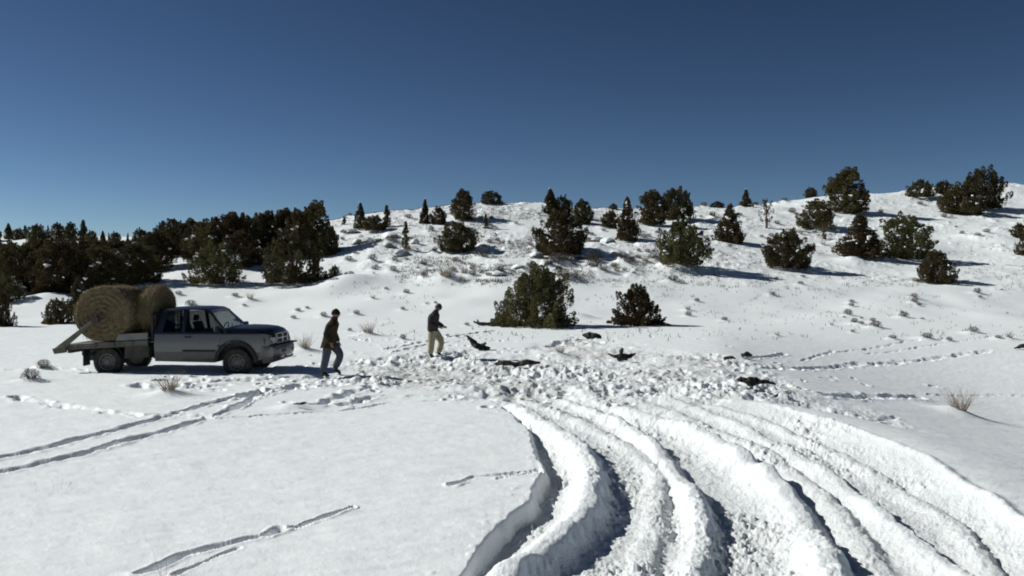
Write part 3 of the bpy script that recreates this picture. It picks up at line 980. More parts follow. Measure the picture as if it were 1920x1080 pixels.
wood([r for r in WOOD if r[1] > 520], 'dark juniper in the front row of the dense wood, %s')
wood([r for r in WOOD if 484 < r[1] <= 520], 'dark juniper in the middle row of the dense wood, %s')
wood([r for r in WOOD if r[1] <= 484 and r[0] < 300], 'dark juniper in the upper left wood below the skyline trees, %s')
wood([r for r in WOOD if r[1] <= 484 and r[0] >= 300], 'dark juniper in the upper wood behind the front pair, %s')
SKYL = (
    (16, 448, 24, 30, 'cone_a'), (34, 450, 22, 24, 'round_a'), (47, 448, 14, 26, 'spire'), (68, 452, 36, 34, 'round_a'), (90, 446, 9, 24, 'spire'),
    (107, 452, 30, 36, 'round_b'), (132, 452, 28, 36, 'tall_a'), (156, 450, 30, 38, 'cone_a'), (172, 456, 22, 26, 'round_a'), (193, 462, 20, 30, 'cone_a'),
    (204, 456, 8, 20, 'spire'), (217, 462, 22, 30, 'round_a'), (240, 456, 8, 20, 'spire'), (265, 468, 36, 42, 'round_a'), (-20, 452, 40, 32, 'round_b'),
    (455, 448, 40, 50, 'cone_a'), (440, 446, 30, 46, 'tall_a'), (488, 446, 26, 48, 'cone_a'), (510, 442, 18, 48, 'spire'), (553, 440, 22, 52, 'cone_a'),
    (398, 446, 24, 40, 'cone_a'), (388, 446, 10, 34, 'spire'),
)
wood([r for r in SKYL if r[0] < 300], 'small juniper on the skyline of the wood at far left, %s')
wood([r for r in SKYL if r[0] >= 300], 'skyline juniper left of the highest tree of the wood, %s')

# ------------------------------------------------------------------ sagebrush, dry shrubs, grass
M_SAGE = mk_mat('sage_leaf', (0.055, 0.05, 0.035), 0.85, (0.13, 0.115, 0.085), scale=9, jitter=0.25)
M_TWIG = mk_mat('dry_twig', (0.20, 0.15, 0.10), 0.85, (0.36, 0.29, 0.21), scale=9, jitter=0.2)

def strands(g, n, R, H, wid, spread, segs=3, curl=0.25, base=0.35):
    """thin crossed ribbons that rise and fork from a root patch"""
    Q = []
    for _ in range(n):
        a = g.uniform(0, 6.283)
        r0 = R * base * math.sqrt(g.random())
        p = Vector((r0 * math.cos(a), r0 * math.sin(a), -0.03))
        d = Vector((math.cos(a) * spread * g.uniform(0.2, 1), math.sin(a) * spread * g.uniform(0.2, 1), 1)).normalized()
        L_ = H * g.uniform(0.5, 1.05) / segs
        w = wid * g.uniform(0.7, 1.3)
        sd = Vector((g.gauss(0, 1), g.gauss(0, 1), 0.2)).normalized()
        for s_ in range(segs):
            q = p + d * L_
            w2 = w * 0.7
            Q.append([p - sd * w, p + sd * w, q + sd * w2, q - sd * w2])
            p, w = q, w2
            d = (d + Vector((g.gauss(0, curl), g.gauss(0, curl), g.gauss(0, curl * 0.5)))).normalized()
    return Q

def leaves(g, n, R, H, s):
    Q = []
    for _ in range(n):
        a, h = g.uniform(0, 6.283), g.random()
        r = R * math.sqrt(max(0.05, 1 - (h * 0.95) ** 2)) * math.sqrt(g.uniform(0.2, 1))
        c = Vector((r * math.cos(a), r * math.sin(a), H * h))
        A = Vector((g.gauss(0, 1), g.gauss(0, 1), g.gauss(0.6, 1))).normalized() * s * g.uniform(0.6, 1.4)
        S = A.cross(Vector((g.gauss(0, 1), g.gauss(0, 1), g.gauss(0, 1)))).normalized() * s * 0.4
        Q.append([c - A, c - S, c + A, c + S])
    return Q

SK = {'sage': [], 'twig': []}
for i in range(5):
    g = random.Random(300 + i)
    SK['sage'].append(mesh_quads('sagebrush', np.array(strands(g, 90, 0.5, 0.6, 0.011, 0.9) + leaves(g, 580, 0.5, 0.5, 0.033)), M_SAGE))
    g = random.Random(350 + i)
    SK['twig'].append(mesh_quads('dry_shrub', np.array(strands(g, 120, 0.5, 0.9, 0.009, 0.9, 4, 0.3)), M_TWIG))
for (x, y, w, kind, label, group) in SHRUBS:
    o = put(bpy.data.objects.new('sagebrush' if kind == 'sage' else 'dry_shrub', rnd.choice(SK[kind])))
    o.location = (x, y, ground(x, y) - 0.04 * w)
    o.rotation_euler = (0, 0, rnd.uniform(0, 6.28))
    zz = rnd.uniform(0.7, 1.05) if group else 1.0
    o.scale = (w, w, w * zz)
    tag(o, label, 'shrub', group)

# bare stems and grass poking through all over the slope: nobody could count them
def ground_cover():
    g = random.Random(808)
    Q = []
    for _ in range(11500):
        if g.random() < 0.55: u, v = g.gauss(950, 170), g.uniform(385, 530)
        else: u, v = g.uniform(620, 1930), g.uniform(355, 560) if g.random() < 0.85 else g.uniform(560, 640)
        if u < 620 or vnoise(np.array([u / 60.0]), np.array([v / 14.0]), 5)[0] < -0.06: continue
        t_, m_ = ray(u, v)
        x, y = hit(u, v)
        z = ground(x, y)
        if abs(HC + m_ * y - z) > 0.8: continue
        for _k in range(g.randint(3, 7) if v < 545 else 2):
            r = 0.16
            p = Vector((x + g.uniform(-r, r), y + g.uniform(-r, r), z - 0.03))
            q = p + Vector((g.gauss(0, 0.07), g.gauss(0, 0.07), g.uniform(0.05, 0.2)))
            sd = Vector((g.uniform(0.006, 0.016), g.uniform(-.01, .01), 0))
            Q.append([p - sd, p + sd, q + sd * 0.6, q - sd * 0.6])
    o = put(bpy.data.objects.new('slope_grass', mesh_quads('slope_grass', np.array(Q), M_SAGE)))
    tag(o, 'dark dry stems poking through the snow all over the hillside', 'grass', kind='stuff')
ground_cover()

def grass(u, v, n, H, R, label, wid=0.0022):
    x, y = flat(u, v)
    g = random.Random(int(u))
    me = mesh_quads('grass_tuft', np.array(strands(g, n, R, H, wid, 0.6, 4, 0.12, 1.0)), M_TWIG)
    o = put(bpy.data.objects.new('grass_tuft', me))
    o.location = (x, y, ground(x, y) - 0.02)
    tag(o, label, 'grass')
grass(318, 1082, 9, 0.34, 0.10, 'few dry grass stems at the bottom picture edge', 0.0026)
grass(365, 1078, 7, 0.20, 0.14, 'short dry grass stems beside the furrow at the bottom')
grass(105, 915, 16, 0.22, 0.22, 'thin dry grass stems in smooth snow at far left')
grass(1030, 880, 40, 0.16, 0.20, 'dry grass showing in the shaded left rut', 0.003)

# ------------------------------------------------------------------ rocks on the knoll
def rock_mat():
    m = mk_mat('rock_with_snow', (0.11, 0.10, 0.09), 0.9, (0.21, 0.19, 0.17), scale=3, bump=0.7, bscale=7, bdist=0.05)
    N, L = m.node_tree.nodes, m.node_tree.links
    p = N['Principled BSDF']
    col = p.inputs['Base Color'].links[0].from_socket
    ge = N.new('ShaderNodeNewGeometry')
    sx = N.new('ShaderNodeSeparateXYZ')
    L.new(ge.outputs['True Normal'], sx.inputs[0])
    mr = N.new('ShaderNodeMapRange')
    mr.inputs['From Min'].default_value, mr.inputs['From Max'].default_value = 0.10, 0.35
    L.new(sx.outputs['Z'], mr.inputs['Value'])
    mx = N.new('ShaderNodeMix')
    mx.data_type = 'RGBA'
    L.new(mr.outputs[0], mx.inputs['Factor'])
    L.new(col, mx.inputs[6])
    mx.inputs[7].default_value = (0.80, 0.84, 0.84, 1)
    L.new(mx.outputs[2], p.inputs['Base Color'])
    return m
M_ROCK = rock_mat()
ROCKS = []
for i in range(4):
    g = random.Random(400 + i)
    bm = bmesh.new()
    bmesh.ops.create_icosphere(bm, subdivisions=3, radius=0.5)
    offs = [(Vector((g.gauss(0, 1), g.gauss(0, 1), g.gauss(0, 1))).normalized(), g.uniform(0.20, 0.42)) for _ in range(14)]
    for v_ in bm.verts:
        for n_, dd in offs:                       # chop with random planes
            ex = v_.co.dot(n_) - dd
            if ex > 0: v_.co -= n_ * ex * 0.98
        v_.co += v_.co.normalized() * g.uniform(-0.012, 0.012)
    me = bpy.data.meshes.new('boulder')
    bm.to_mesh(me)
    bm.free()
    me.materials.append(M_ROCK)
    ROCKS.append(me)
for i, (u, v, w, h, lab) in enumerate((
    (655, 436, 46, 20, 'snow-topped boulder at the right end of the wood'),
    (735, 445, 52, 20, 'long snow-capped ledge left of the narrow column-like juniper'),
    (668, 462, 34, 18, 'leftmost snow-capped boulder of the outcrop on the knoll'),
    (690, 466, 30, 18, 'snow-capped boulder second from left in the outcrop'),
    (706, 468, 30, 20, 'snow-capped boulder in the middle of the outcrop'),
    (728, 472, 32, 20, 'snow-capped boulder at the right of the outcrop'),
    (748, 482, 48, 22, 'dark overhanging slab at the foot of the narrow juniper'),
    (778, 460, 22, 18, 'pale sunlit boulder right of the narrow juniper'),
    (1112, 452, 56, 22, 'snowy boulder right of the big round knoll juniper'),
    (1140, 456, 40, 20, 'second snowy boulder right of the big round knoll juniper'),
    (1004, 484, 44, 18, 'snowy boulder at the left foot of the big round knoll juniper'),
    (655, 522, 26, 18, 'grey boulder on the drift below the right end of the wood'),
    (930, 516, 52, 14, 'low snow-covered stone in the mid slope belt'),
    (975, 504, 40, 14, 'low snow-covered stone above the near bush'))):
    x, y = hit(u, v)
    s_ = y / F_PX
    o = put(bpy.data.objects.new('boulder', ROCKS[i % 4]))
    o.location = (x, y + 0.3, ground(x, y + 0.3) + 0.02 * h * s_)
    o.scale = (1.0 * w * s_, 0.7 * w * s_, 1.15 * h * s_)
    o.rotation_euler = (rnd.uniform(-.2, .2), rnd.uniform(-.2, .2), rnd.uniform(-.4, .4) + (3.14 if i % 2 else 0))
    tag(o, lab, 'boulder', 'boulders of the knoll')

# ------------------------------------------------------------------ dark debris lying about in the trampled snow
M_DARK = mk_mat('blackened_debris', (0.012, 0.011, 0.010), 0.8, (0.03, 0.026, 0.022), scale=14, bump=0.6, bscale=40)
M_DARKB = mk_mat('dark_brown_debris', (0.03, 0.022, 0.016), 0.85, (0.07, 0.05, 0.035), scale=10, bump=0.6, bscale=30)
def debris(u, v, paths, label, name='dark_debris', mat=None, cat='debris'):
    """paths: lists of (picture dx, picture dy upwards, depth m, radius px), about the picture point"""
    x, y = hit(u, v)
    s_ = y / F_PX
    g = random.Random(int(u * 3 + v))
    b = B()
    for P in paths:
        fine = []
        for (p0, p1) in zip(P[:-1], P[1:]):
            for q in range(3):
                t = q / 3
                fine.append([p0[i] + (p1[i] - p0[i]) * t for i in range(4)])
        fine.append(P[-1])
        b.tube([(f[0] * s_ + g.uniform(-.01, .01), f[2] + g.uniform(-.02, .02), f[1] * s_) for f in fine], [max(0.012, 1.35 * f[3] * s_) for f in fine], 7, ell=0.7, jag=g)
    o = b.build(name, mat or M_DARK, None, 0)
    o.location = (x, y, ground(x, y) + 0.05 + (0.07 if 1400 < u < 1420 else 0.0))
    o.scale = (1.15, 1.15, 1.25)
    return tag(o, label, cat, 'dark debris in the trampled snow' if cat == 'debris' else None)
debris(893, 655, [[(-16, 20, 0.1, 1), (-10, 14, 0.05, 3), (0, 5, 0, 5), (12, 2, 0, 4), (22, 1, -.05, 2)], [(-15, 20, .1, 1), (-4, 11, .1, 2), (4, 5, .05, 3)], [(6, 4, 0, 3), (16, 9, 0, 2)]],
       'black debris with an upswept wing-like end right of the khaki-trousered walker')
debris(968, 683, [[(-36, 1, 0, 2), (-20, 3, 0, 5), (0, 1, -.05, 4), (18, 4, 0, 5), (40, 3, .1, 1.5)], [(-14, 3, .1, 3), (-30, 6, .1, 1)]],
       'long flat black debris sunk in the trampled snow', mat=M_DARKB)
debris(1110, 634, [[(-16, 6, 0, 1), (-7, 5, 0, 5), (4, 4, 0, 6), (14, 2, 0, 4)], [(-8, 7, .1, 2), (-2, 10, .1, 1)]],
       'small black lump at the far tip of the trampled snow')
debris(1164, 668, [[(-20, 8, .1, 1), (-10, 4, 0, 3), (2, 4, 0, 5), (16, 4, 0, 3), (24, 9, .05, 1)], [(0, 4, 0, 4), (1, 12, 0, 3), (3, 17, 0, 1.5)], [(12, 4, 0, 3), (18, 8, 0, 1)], [(-6, 2, -.1, 3), (10, 0, -.15, 2)]],
       'spiky black debris with several prongs in the trampled snow')
debris(1412, 722, [[(-26, 8, 0, 1.5), (-16, 7, 0, 5), (-2, 5, 0, 7), (8, 5, 0, 4), (24, 4, 0, 3), (36, 1, -.05, 1)], [(-10, 2, -.1, 3), (-2, -2, -.15, 1)]],
       'black oval debris with a tail-like end at the right of the trampled snow')
debris(1372, 672, [[(-12, 2, 0, 3), (0, 4, 0, 3), (6, 2, 0, 1)]], 'small dark clod left of a blacker one at the trampled edge', mat=M_DARKB)
debris(1398, 672, [[(-6, 3, 0, 3), (2, 5, 0, 4), (10, 3, 0, 2)]], 'small black lump at the right tip of the trampled snow')
debris(564, 769, [[(-12, 2, 0, .5), (-3, 2, 0, 1.5), (5, 3, 0, 2), (10, 4, 0, .7)]], 'small black scrap beside a snow hole in front of the walkers')
debris(1918, 655, [[(-14, 0, 0, 1), (-4, 3, 0, 3), (10, 7, 0, 4), (20, 8, 0, 2)]], 'black scrap cut by the right picture edge')
debris(915, 611, [[(-24, 5, 0, 1), (-14, 2, 0, 2.5), (4, 1, 0, 3), (22, 2, 0, 3)], [(-14, 2, 0, 2), (-18, 8, 0, .8)], [(0, 1, .1, 2), (10, 6, .1, 1)]],
       'dark fallen branch at the left foot of the large near juniper', 'fallen_branch', M_DARKB, 'branch')

# ------------------------------------------------------------------ flatbed pickup
def paint_mat():
    """two-tone body paint: dark navy above the belt line, silver flank, dark sill band, with road dirt"""
    m = mk_mat('two_tone_paint', (1, 1, 1), 0.38, scale=2)
    N, L = m.node_tree.nodes, m.node_tree.links
    p = N['Principled BSDF']
    p.inputs['Metallic'].default_value = 0.25
    p.inputs['Coat Weight'].default_value = 0.35
    p.inputs['Coat Roughness'].default_value = 0.15
    tc = N.new('ShaderNodeTexCoord')
    sp = N.new('ShaderNodeSeparateXYZ')
    L.new(tc.outputs['Object'], sp.inputs[0])
    nz = N.new('ShaderNodeTexNoise')
    nz.inputs['Scale'].default_value, nz.inputs['Detail'].default_value = 5.0, 6.0
    L.new(tc.outputs['Object'], nz.inputs['Vector'])
    mr = N.new('ShaderNodeMapRange')
    mr.inputs['From Min'].default_value, mr.inputs['From Max'].default_value = 0.0, 2.0
    L.new(sp.outputs['Z'], mr.inputs['Value'])
    rp = N.new('ShaderNodeValToRGB')
    rp.color_ramp.interpolation = 'CONSTANT'
    e = rp.color_ramp.elements
    e[0].position, e[0].color = 0.0, (0.035, 0.036, 0.048, 1)
    e[1].position, e[1].color = 0.325, (0.145, 0.146, 0.148, 1)
    n = e.new(0.562)
    n.color = (0.018, 0.020, 0.034, 1)
    L.new(mr.outputs[0], rp.inputs['Fac'])
    # dried road spray over the lower body
    md = N.new('ShaderNodeMapRange')
    md.inputs['From Min'].default_value, md.inputs['From Max'].default_value = 0.95, 0.35
    L.new(sp.outputs['Z'], md.inputs['Value'])
    mm = N.new('ShaderNodeMath')
    mm.operation = 'MULTIPLY'
    L.new(md.outputs[0], mm.inputs[0])
    L.new(nz.outputs['Fac'], mm.inputs[1])
    mx = N.new('ShaderNodeMix')
    mx.data_type = 'RGBA'
    L.new(mm.outputs[0], mx.inputs['Factor'])
    L.new(rp.outputs['Color'], mx.inputs[6])
    mx.inputs[7].default_value = (0.16, 0.14, 0.115, 1)
    L.new(mx.outputs[2], p.inputs['Base Color'])
    r2 = N.new('ShaderNodeMapRange')
    r2.inputs['To Min'].default_value, r2.inputs['To Max'].default_value = 0.25, 0.6
    L.new(nz.outputs['Fac'], r2.inputs['Value'])
    L.new(r2.outputs[0], p.inputs['Roughness'])
    return m
M_PAINT = paint_mat()
M_NAVY = mk_mat('navy_paint', (0.018, 0.020, 0.034), 0.28, (0.024, 0.027, 0.045), scale=4, spec=0.6)
M_TRIM = mk_mat('black_trim', (0.012, 0.012, 0.012), 0.6, (0.025, 0.025, 0.025), scale=20)
M_CHROME = mk_mat('dull_chrome', (0.30, 0.30, 0.29), 0.35, (0.42, 0.42, 0.41), scale=6, metal=0.9)
M_BUMPER = mk_mat('dirty_bumper', (0.10, 0.10, 0.095), 0.45, (0.2, 0.195, 0.185), scale=5, metal=0.4)
M_STEEL = mk_mat('weathered_steel', (0.085, 0.082, 0.068), 0.7, (0.15, 0.14, 0.11), scale=5, metal=0.2, bump=0.2)
M_STEELD = mk_mat('dark_steel', (0.035, 0.033, 0.03), 0.75, (0.07, 0.06, 0.05), scale=5, bump=0.2)
M_BOARD = mk_mat('grey_side_board', (0.16, 0.16, 0.15), 0.6, (0.21, 0.205, 0.19), scale=4, metal=0.2)
M_RUBBER = mk_mat('tyre_rubber', (0.018, 0.017, 0.016), 0.85, (0.05, 0.045, 0.04), scale=7, bump=0.3)
M_RIM = mk_mat('wheel_rim', (0.13, 0.125, 0.115), 0.55, (0.2, 0.19, 0.175), scale=6, metal=0.5)
M_SEAT = mk_mat('seat_cloth', (0.05, 0.05, 0.055), 0.9, (0.07, 0.07, 0.075), scale=20)
M_LAMP = mk_mat('headlamp_lens', (0.22, 0.22, 0.22), 0.15, (0.4, 0.4, 0.4), scale=18, spec=0.7)
M_AMBER = mk_mat('amber_lens', (0.12, 0.045, 0.012), 0.25, (0.16, 0.06, 0.015), scale=18)
M_RED = mk_mat('red_lens', (0.3, 0.01, 0.01), 0.25, (0.35, 0.02, 0.02), scale=18)
def glass_mat(name, c):
    m = bpy.data.materials.new(name)
    m.use_nodes = True
    N, L = m.node_tree.nodes, m.node_tree.links
    N.remove(N['Principled BSDF'])
    gl = N.new('ShaderNodeBsdfGlossy')
    gl.inputs['Roughness'].default_value = 0.04
    tr_ = N.new('ShaderNodeBsdfTransparent')
    tc = N.new('ShaderNodeTexCoord')
    nz = N.new('ShaderNodeTexNoise')
    nz.inputs['Scale'].default_value = 3.0
    L.new(tc.outputs['Object'], nz.inputs['Vector'])
    rp = N.new('ShaderNodeValToRGB')
    rp.color_ramp.elements[0].color = (c, c * 1.03, c * 1.01, 1)
    rp.color_ramp.elements[1].color = (c * 1.06, c * 1.08, c * 1.07, 1)
    L.new(nz.outputs['Fac'], rp.inputs['Fac'])
    L.new(rp.outputs[0], tr_.inputs['Color'])
    lw = N.new('ShaderNodeLayerWeight')
    lw.inputs['Blend'].default_value = 0.5
    pw = N.new('ShaderNodeMath')
    pw.operation = 'POWER'
    pw.inputs[1].default_value = 5.0
    L.new(lw.outputs['Facing'], pw.inputs[0])
    fr_ = N.new('ShaderNodeMapRange')
    fr_.inputs['To Min'].default_value, fr_.inputs['To Max'].default_value = 0.035, 0.9
    L.new(pw.outputs[0], fr_.inputs['Value'])
    mx = N.new('ShaderNodeMixShader')
    L.new(fr_.outputs[0], mx.inputs[0])
    L.new(tr_.outputs[0], mx.inputs[1])
    L.new(gl.outputs[0], mx.inputs[2])
    L.new(mx.outputs[0], N['Material Output'].inputs['Surface'])
    return m
M_GLASS = glass_mat('side_glass', 0.50)
M_SCREEN = glass_mat('windscreen_glass', 0.92)

truck = empty('flatbed_pickup', (TRUCK['x'], TRUCK['y'], TRUCK['z']), TRUCK['rz'])
tag(truck, 'silver and dark blue flatbed pickup truck loaded with two round hay bales', 'pickup truck')
WB = 3.52

def hw(x, z):
    """half width of the body at a place along it and a height"""
    w = float(np.interp(z, [0.35, 0.55, 0.78, 1.0, 1.15, 1.25], [0.91, 0.955, 0.985, 0.975, 0.945, 0.90]))
    return w * float(np.interp(x, [1.2, 1.6, 3.9, 4.2, 4.45], [0.985, 1.0, 1.0, 0.975, 0.93]))

def arc_pts(cx_, cz_, r, a0, a1, n):
    return [(cx_ + r * math.cos(a0 + (a1 - a0) * i / n), cz_ + r * math.sin(a0 + (a1 - a0) * i / n)) for i in range(n + 1)]

# cab and front wings in one shell, wheel arches cut out
za = 0.37
outline = [(1.30, za + 0.03), (2.93, za)] + arc_pts(WB, 0.40, 0.53, math.pi - 0.05, 0.05, 12) + \
          [(4.30, 0.48), (4.40, 0.62), (4.42, 0.90), (4.36, 1.09), (4.15, 1.135), (3.30, 1.17), (3.22, 1.175), (1.30, 1.175)]
b = B().prism(outline, -1.0, 1.0)
for zc in (0.55, 0.78, 0.95, 1.05, 1.12):
    b.cut((0, 0, zc), (0, 0, 1))
for xc in (1.6, 2.2, 2.8, 3.2, 3.9, 4.2, 4.32):
    b.cut((xc, 0, 0), (1, 0, 0))
b.move(lambda x, y, z: (x, math.copysign(hw(x, z), y) if abs(y) > 0.5 else y, z))
body = b.build('body', M_PAINT, truck, 28)

# bonnet, narrower and higher than the wings
b = B()
hx = [3.18, 3.5, 3.9, 4.2, 4.36, 4.43]
hz = [1.30, 1.325, 1.315, 1.285, 1.235, 1.12]
wz = [0.80, 0.77, 0.72, 0.67, 0.62, 0.60]
ringsv = []
for x_, z_, w_ in zip(hx, hz, wz):
    pr_ = [(-w_ - 0.05, 1.09), (-w_, z_ - 0.05), (-w_ * 0.75, z_ - 0.008), (-w_ * 0.3, z_), (0, z_ + 0.012), (w_ * 0.3, z_), (w_ * 0.75, z_ - 0.008), (w_, z_ - 0.05), (w_ + 0.05, 1.09)]
    ringsv.append([b.bm.verts.new((x_, yy, zz)) for yy, zz in pr_])
for r0, r1 in zip(ringsv[:-1], ringsv[1:]):
    for i in range(len(r0) - 1):
        b.bm.faces.new((r0[i], r1[i], r1[i + 1], r0[i + 1]))
b.bm.faces.new(ringsv[-1])
b.bm.faces.new(list(reversed(ringsv[0])))
b.build('bonnet', M_NAVY, truck, 50)

# greenhouse: roof, pillars, panes
RB_, RF_, RZ = 1.46, 2.70, 1.80               # roof rear, roof front, height
b = B()
rs = []
for x_, z_, w_ in ((RB_ - 0.03, RZ - 0.06, 0.70), (RB_ + 0.06, RZ - 0.005, 0.715), (1.9, RZ + 0.02, 0.73), (2.3, RZ + 0.025, 0.73), (RF_ - 0.08, RZ + 0.005, 0.715), (RF_ + 0.06, RZ - 0.055, 0.70)):
    rs.append([b.bm.verts.new(p) for p in ((x_, -w_ - 0.02, z_ - 0.055), (x_, -w_, z_ - 0.015), (x_, -w_ * 0.8, z_ + 0.01), (x_, 0, z_ + 0.025), (x_, w_ * 0.8, z_ + 0.01), (x_, w_, z_ - 0.015), (x_, w_ + 0.02, z_ - 0.055), (x_, w_ * 0.8, z_ - 0.05), (x_, -w_ * 0.8, z_ - 0.05))])
for r0, r1 in zip(rs[:-1], rs[1:]):
    for i in range(9):
        b.bm.faces.new((r0[i], r1[i], r1[(i + 1) % 9], r0[(i + 1) % 9]))
b.bm.faces.new(rs[-1])
b.bm.faces.new(list(reversed(rs[0])))
b.build('roof', M_NAVY, truck, 40)

BW, TW = 0.93, 0.70                           # half widths at belt and under the roof
def P3(x_, z_, s, inset=0.0):
    t = (z_ - 1.17) / (1.745 - 1.17)
    return Vector((x_, s * (BW + (TW - BW) * t - inset), z_))
def pillar(name, xa, xb, wa, wb, s, th=0.06):
    """from belt (xa) to roof (xb)"""
    a0, a1 = P3(xa, 1.165, s), P3(xa + wa, 1.165, s)
    c0, c1 = P3(xb, 1.755, s), P3(xb + wb, 1.755, s)
    i_ = Vector((0, -s * th, 0))
    B().hexa([a0, a1, a1 + i_, a0 + i_, c0, c1, c1 + i_, c0 + i_], 0.008).build(name, M_NAVY, truck)
for s in (-1, 1):
    pillar('rear_pillar', 1.30, 1.44, 0.20, 0.14, s)
    pillar('door_pillar', 2.02, 2.02, 0.09, 0.09, s)
    pillar('windscreen_pillar', 3.20, 2.64, 0.08, 0.07, s, 0.07)

def pane(name, pts, mat=M_GLASS, th=0.012, parent=truck):
    pts = [Vector(p) for p in pts]
    n_ = (pts[1] - pts[0]).cross(pts[2] - pts[0]).normalized() * th
    return B().hexa([*pts, *[p + n_ for p in pts]]).build(name, mat, parent, 0)
for s in (-1, 1):
    pane('rear_side_window', [P3(1.49, 1.18, s, 0.02), P3(2.03, 1.18, s, 0.02), P3(2.03, 1.745, s, 0.02), P3(1.57, 1.745, s, 0.02)])
    pane('door_window', [P3(2.10, 1.18, s, 0.02), P3(3.21, 1.18, s, 0.02), P3(2.65, 1.745, s, 0.02), P3(2.10, 1.745, s, 0.02)])
pane('windscreen', [(3.29, -0.86, 1.19), (3.29, 0.86, 1.19), (2.71, 0.66, 1.755), (2.71, -0.66, 1.755)], M_SCREEN)
pane('rear_window', [(1.315, -0.78, 1.18), (1.315, 0.78, 1.18), (1.45, 0.62, 1.745), (1.45, -0.62, 1.745)])
B().box((3.10, -0.88, 1.168), (3.34, 0.88, 1.195), 0.01).build('cowl', M_TRIM, truck)
w = B()
w.tube([(3.31, -0.55, 1.21), (3.13, -0.2, 1.38)], 0.012, 5).tube([(3.31, 0.1, 1.21), (3.13, 0.45, 1.38)], 0.012, 5)
w.build('wiper', M_TRIM, truck)

# inside: seats, dash, wheel, sun visor
for sy in (-0.42, 0.42):
    st = B().box((2.05, sy - 0.27, 0.75), (2.55, sy + 0.27, 0.98), 0.05, 2).hexa([(1.98, sy - .26, .95), (2.14, sy - .26, .95), (2.14, sy + .26, .95), (1.98, sy + .26, .95), (1.86, sy - .22, 1.40), (1.97, sy - .22, 1.40), (1.97, sy + .22, 1.40), (1.86, sy + .22, 1.40)], 0.03, 2)
    so = st.build('seat', M_SEAT, truck)
    B().box((1.84, sy - 0.12, 1.42), (1.93, sy + 0.12, 1.58), 0.025, 2).build('headrest', M_SEAT, so)
B().hexa([(2.80, -.86, .95), (3.2, -.86, .95), (3.2, .86, .95), (2.80, .86, .95), (2.86, -.84, 1.20), (3.2, -.84, 1.22), (3.2, .84, 1.22), (2.86, .84, 1.20)], 0.03, 2).build('dashboard', M_TRIM, truck)
sw = B()
sw.tube([(2.72 + 0.06 * math.cos(a) , 0.42 + 0.19 * math.sin(a), 1.20 + 0.17 * math.cos(a)) for a in [2 * math.pi * i / 16 for i in range(17)]], 0.014, 6)
sw.tube([(2.72, 0.42, 1.2), (2.95, 0.42, 1.1)], 0.03, 6)
sw.build('steering_wheel', M_TRIM, truck)
B().box((2.56, -0.55, 1.67), (2.72, -0.15, 1.70), 0.01).build('sun_visor', M_SEAT, truck)

# doors, handles, mirrors, badge, arch lips
for s in (-1, 1):
    pts = [(2.06, 0.42), (2.94, 0.42), (3.02, 0.62), (3.08, 0.95), (3.13, 1.16), (2.06, 1.16)]
    d_ = B().prism(pts, 0.0, 0.010)
    for zc in (0.55, 0.78, 0.95, 1.05): d_.cut((0, 0, zc), (0, 0, 1))
    d_.move(lambda x, y, z: (x, s * (hw(x, z) + 0.002 + (0.010 if y > 0.005 else -0.02)), z))
    door = d_.build('door', M_PAINT, truck, 28)
    B().box((2.14, s * 1.0 - 0.02, 1.03), (2.32, s * 1.0 + 0.02, 1.075), 0.012, 2).build('handle', M_TRIM, door)
    B().box((2.08, s * 0.998 - 0.012, 0.66), (2.98, s * 0.998 + 0.012, 0.715), 0.008).build('rubbing_strip', M_TRIM, door)
    mr = B().hexa([(3.02, s * 1.02, 1.20), (3.12, s * 1.02, 1.20), (3.12, s * 1.24, 1.20), (3.04, s * 1.24, 1.20), (3.02, s * 1.02, 1.36), (3.10, s * 1.02, 1.36), (3.10, s * 1.22, 1.36), (3.03, s * 1.22, 1.36)], 0.02, 2)
    mr.tube([(3.06, s * 0.92, 1.19), (3.07, s * 1.06, 1.25)], 0.03, 6)
    mo = mr.build('wing_mirror', M_TRIM, truck)
    B().box((3.012, min(s * 1.05, s * 1.2), 1.22), (3.02, max(s * 1.05, s * 1.2), 1.34)).build('mirror_glass', M_CHROME, mo)
    B().box((3.02, s * 0.99 - 0.008, 0.80), (3.16, s * 0.99 + 0.008, 0.84), 0.004).build('badge', M_TRIM, truck)
    lip = B()
    lip.tube([(p[0], s * 0.985, p[1]) for p in arc_pts(WB, 0.40, 0.535, math.pi + 0.0, 0.0, 14)], 0.05, 8)
    lip.build('arch_lip', M_TRIM, truck)
    # headlamp in the wing front
    hl = B().hexa([(4.33, s * 0.50, 0.86), (4.425, s * 0.50, 0.86), (4.36, s * 0.86, 0.86), (4.26, s * 0.86, 0.86), (4.33, s * 0.50, 1.03), (4.415, s * 0.50, 1.03), (4.345, s * 0.85, 1.03), (4.26, s * 0.85, 1.03)], 0.012)
    hl.move(lambda x, y, z: (x + 0.028, y, z))
    ho = hl.build('headlight', M_LAMP, truck)
    B().hexa([(4.22, s * 0.875, 0.87), (4.36, s * 0.875, 0.87), (4.30, s * 0.945, 0.87), (4.2, s * 0.945, 0.87), (4.22, s * 0.87, 1.02), (4.35, s * 0.87, 1.02), (4.29, s * 0.94, 1.02), (4.2, s * 0.94, 1.02)], 0.01).build('turn_signal', M_AMBER, ho)

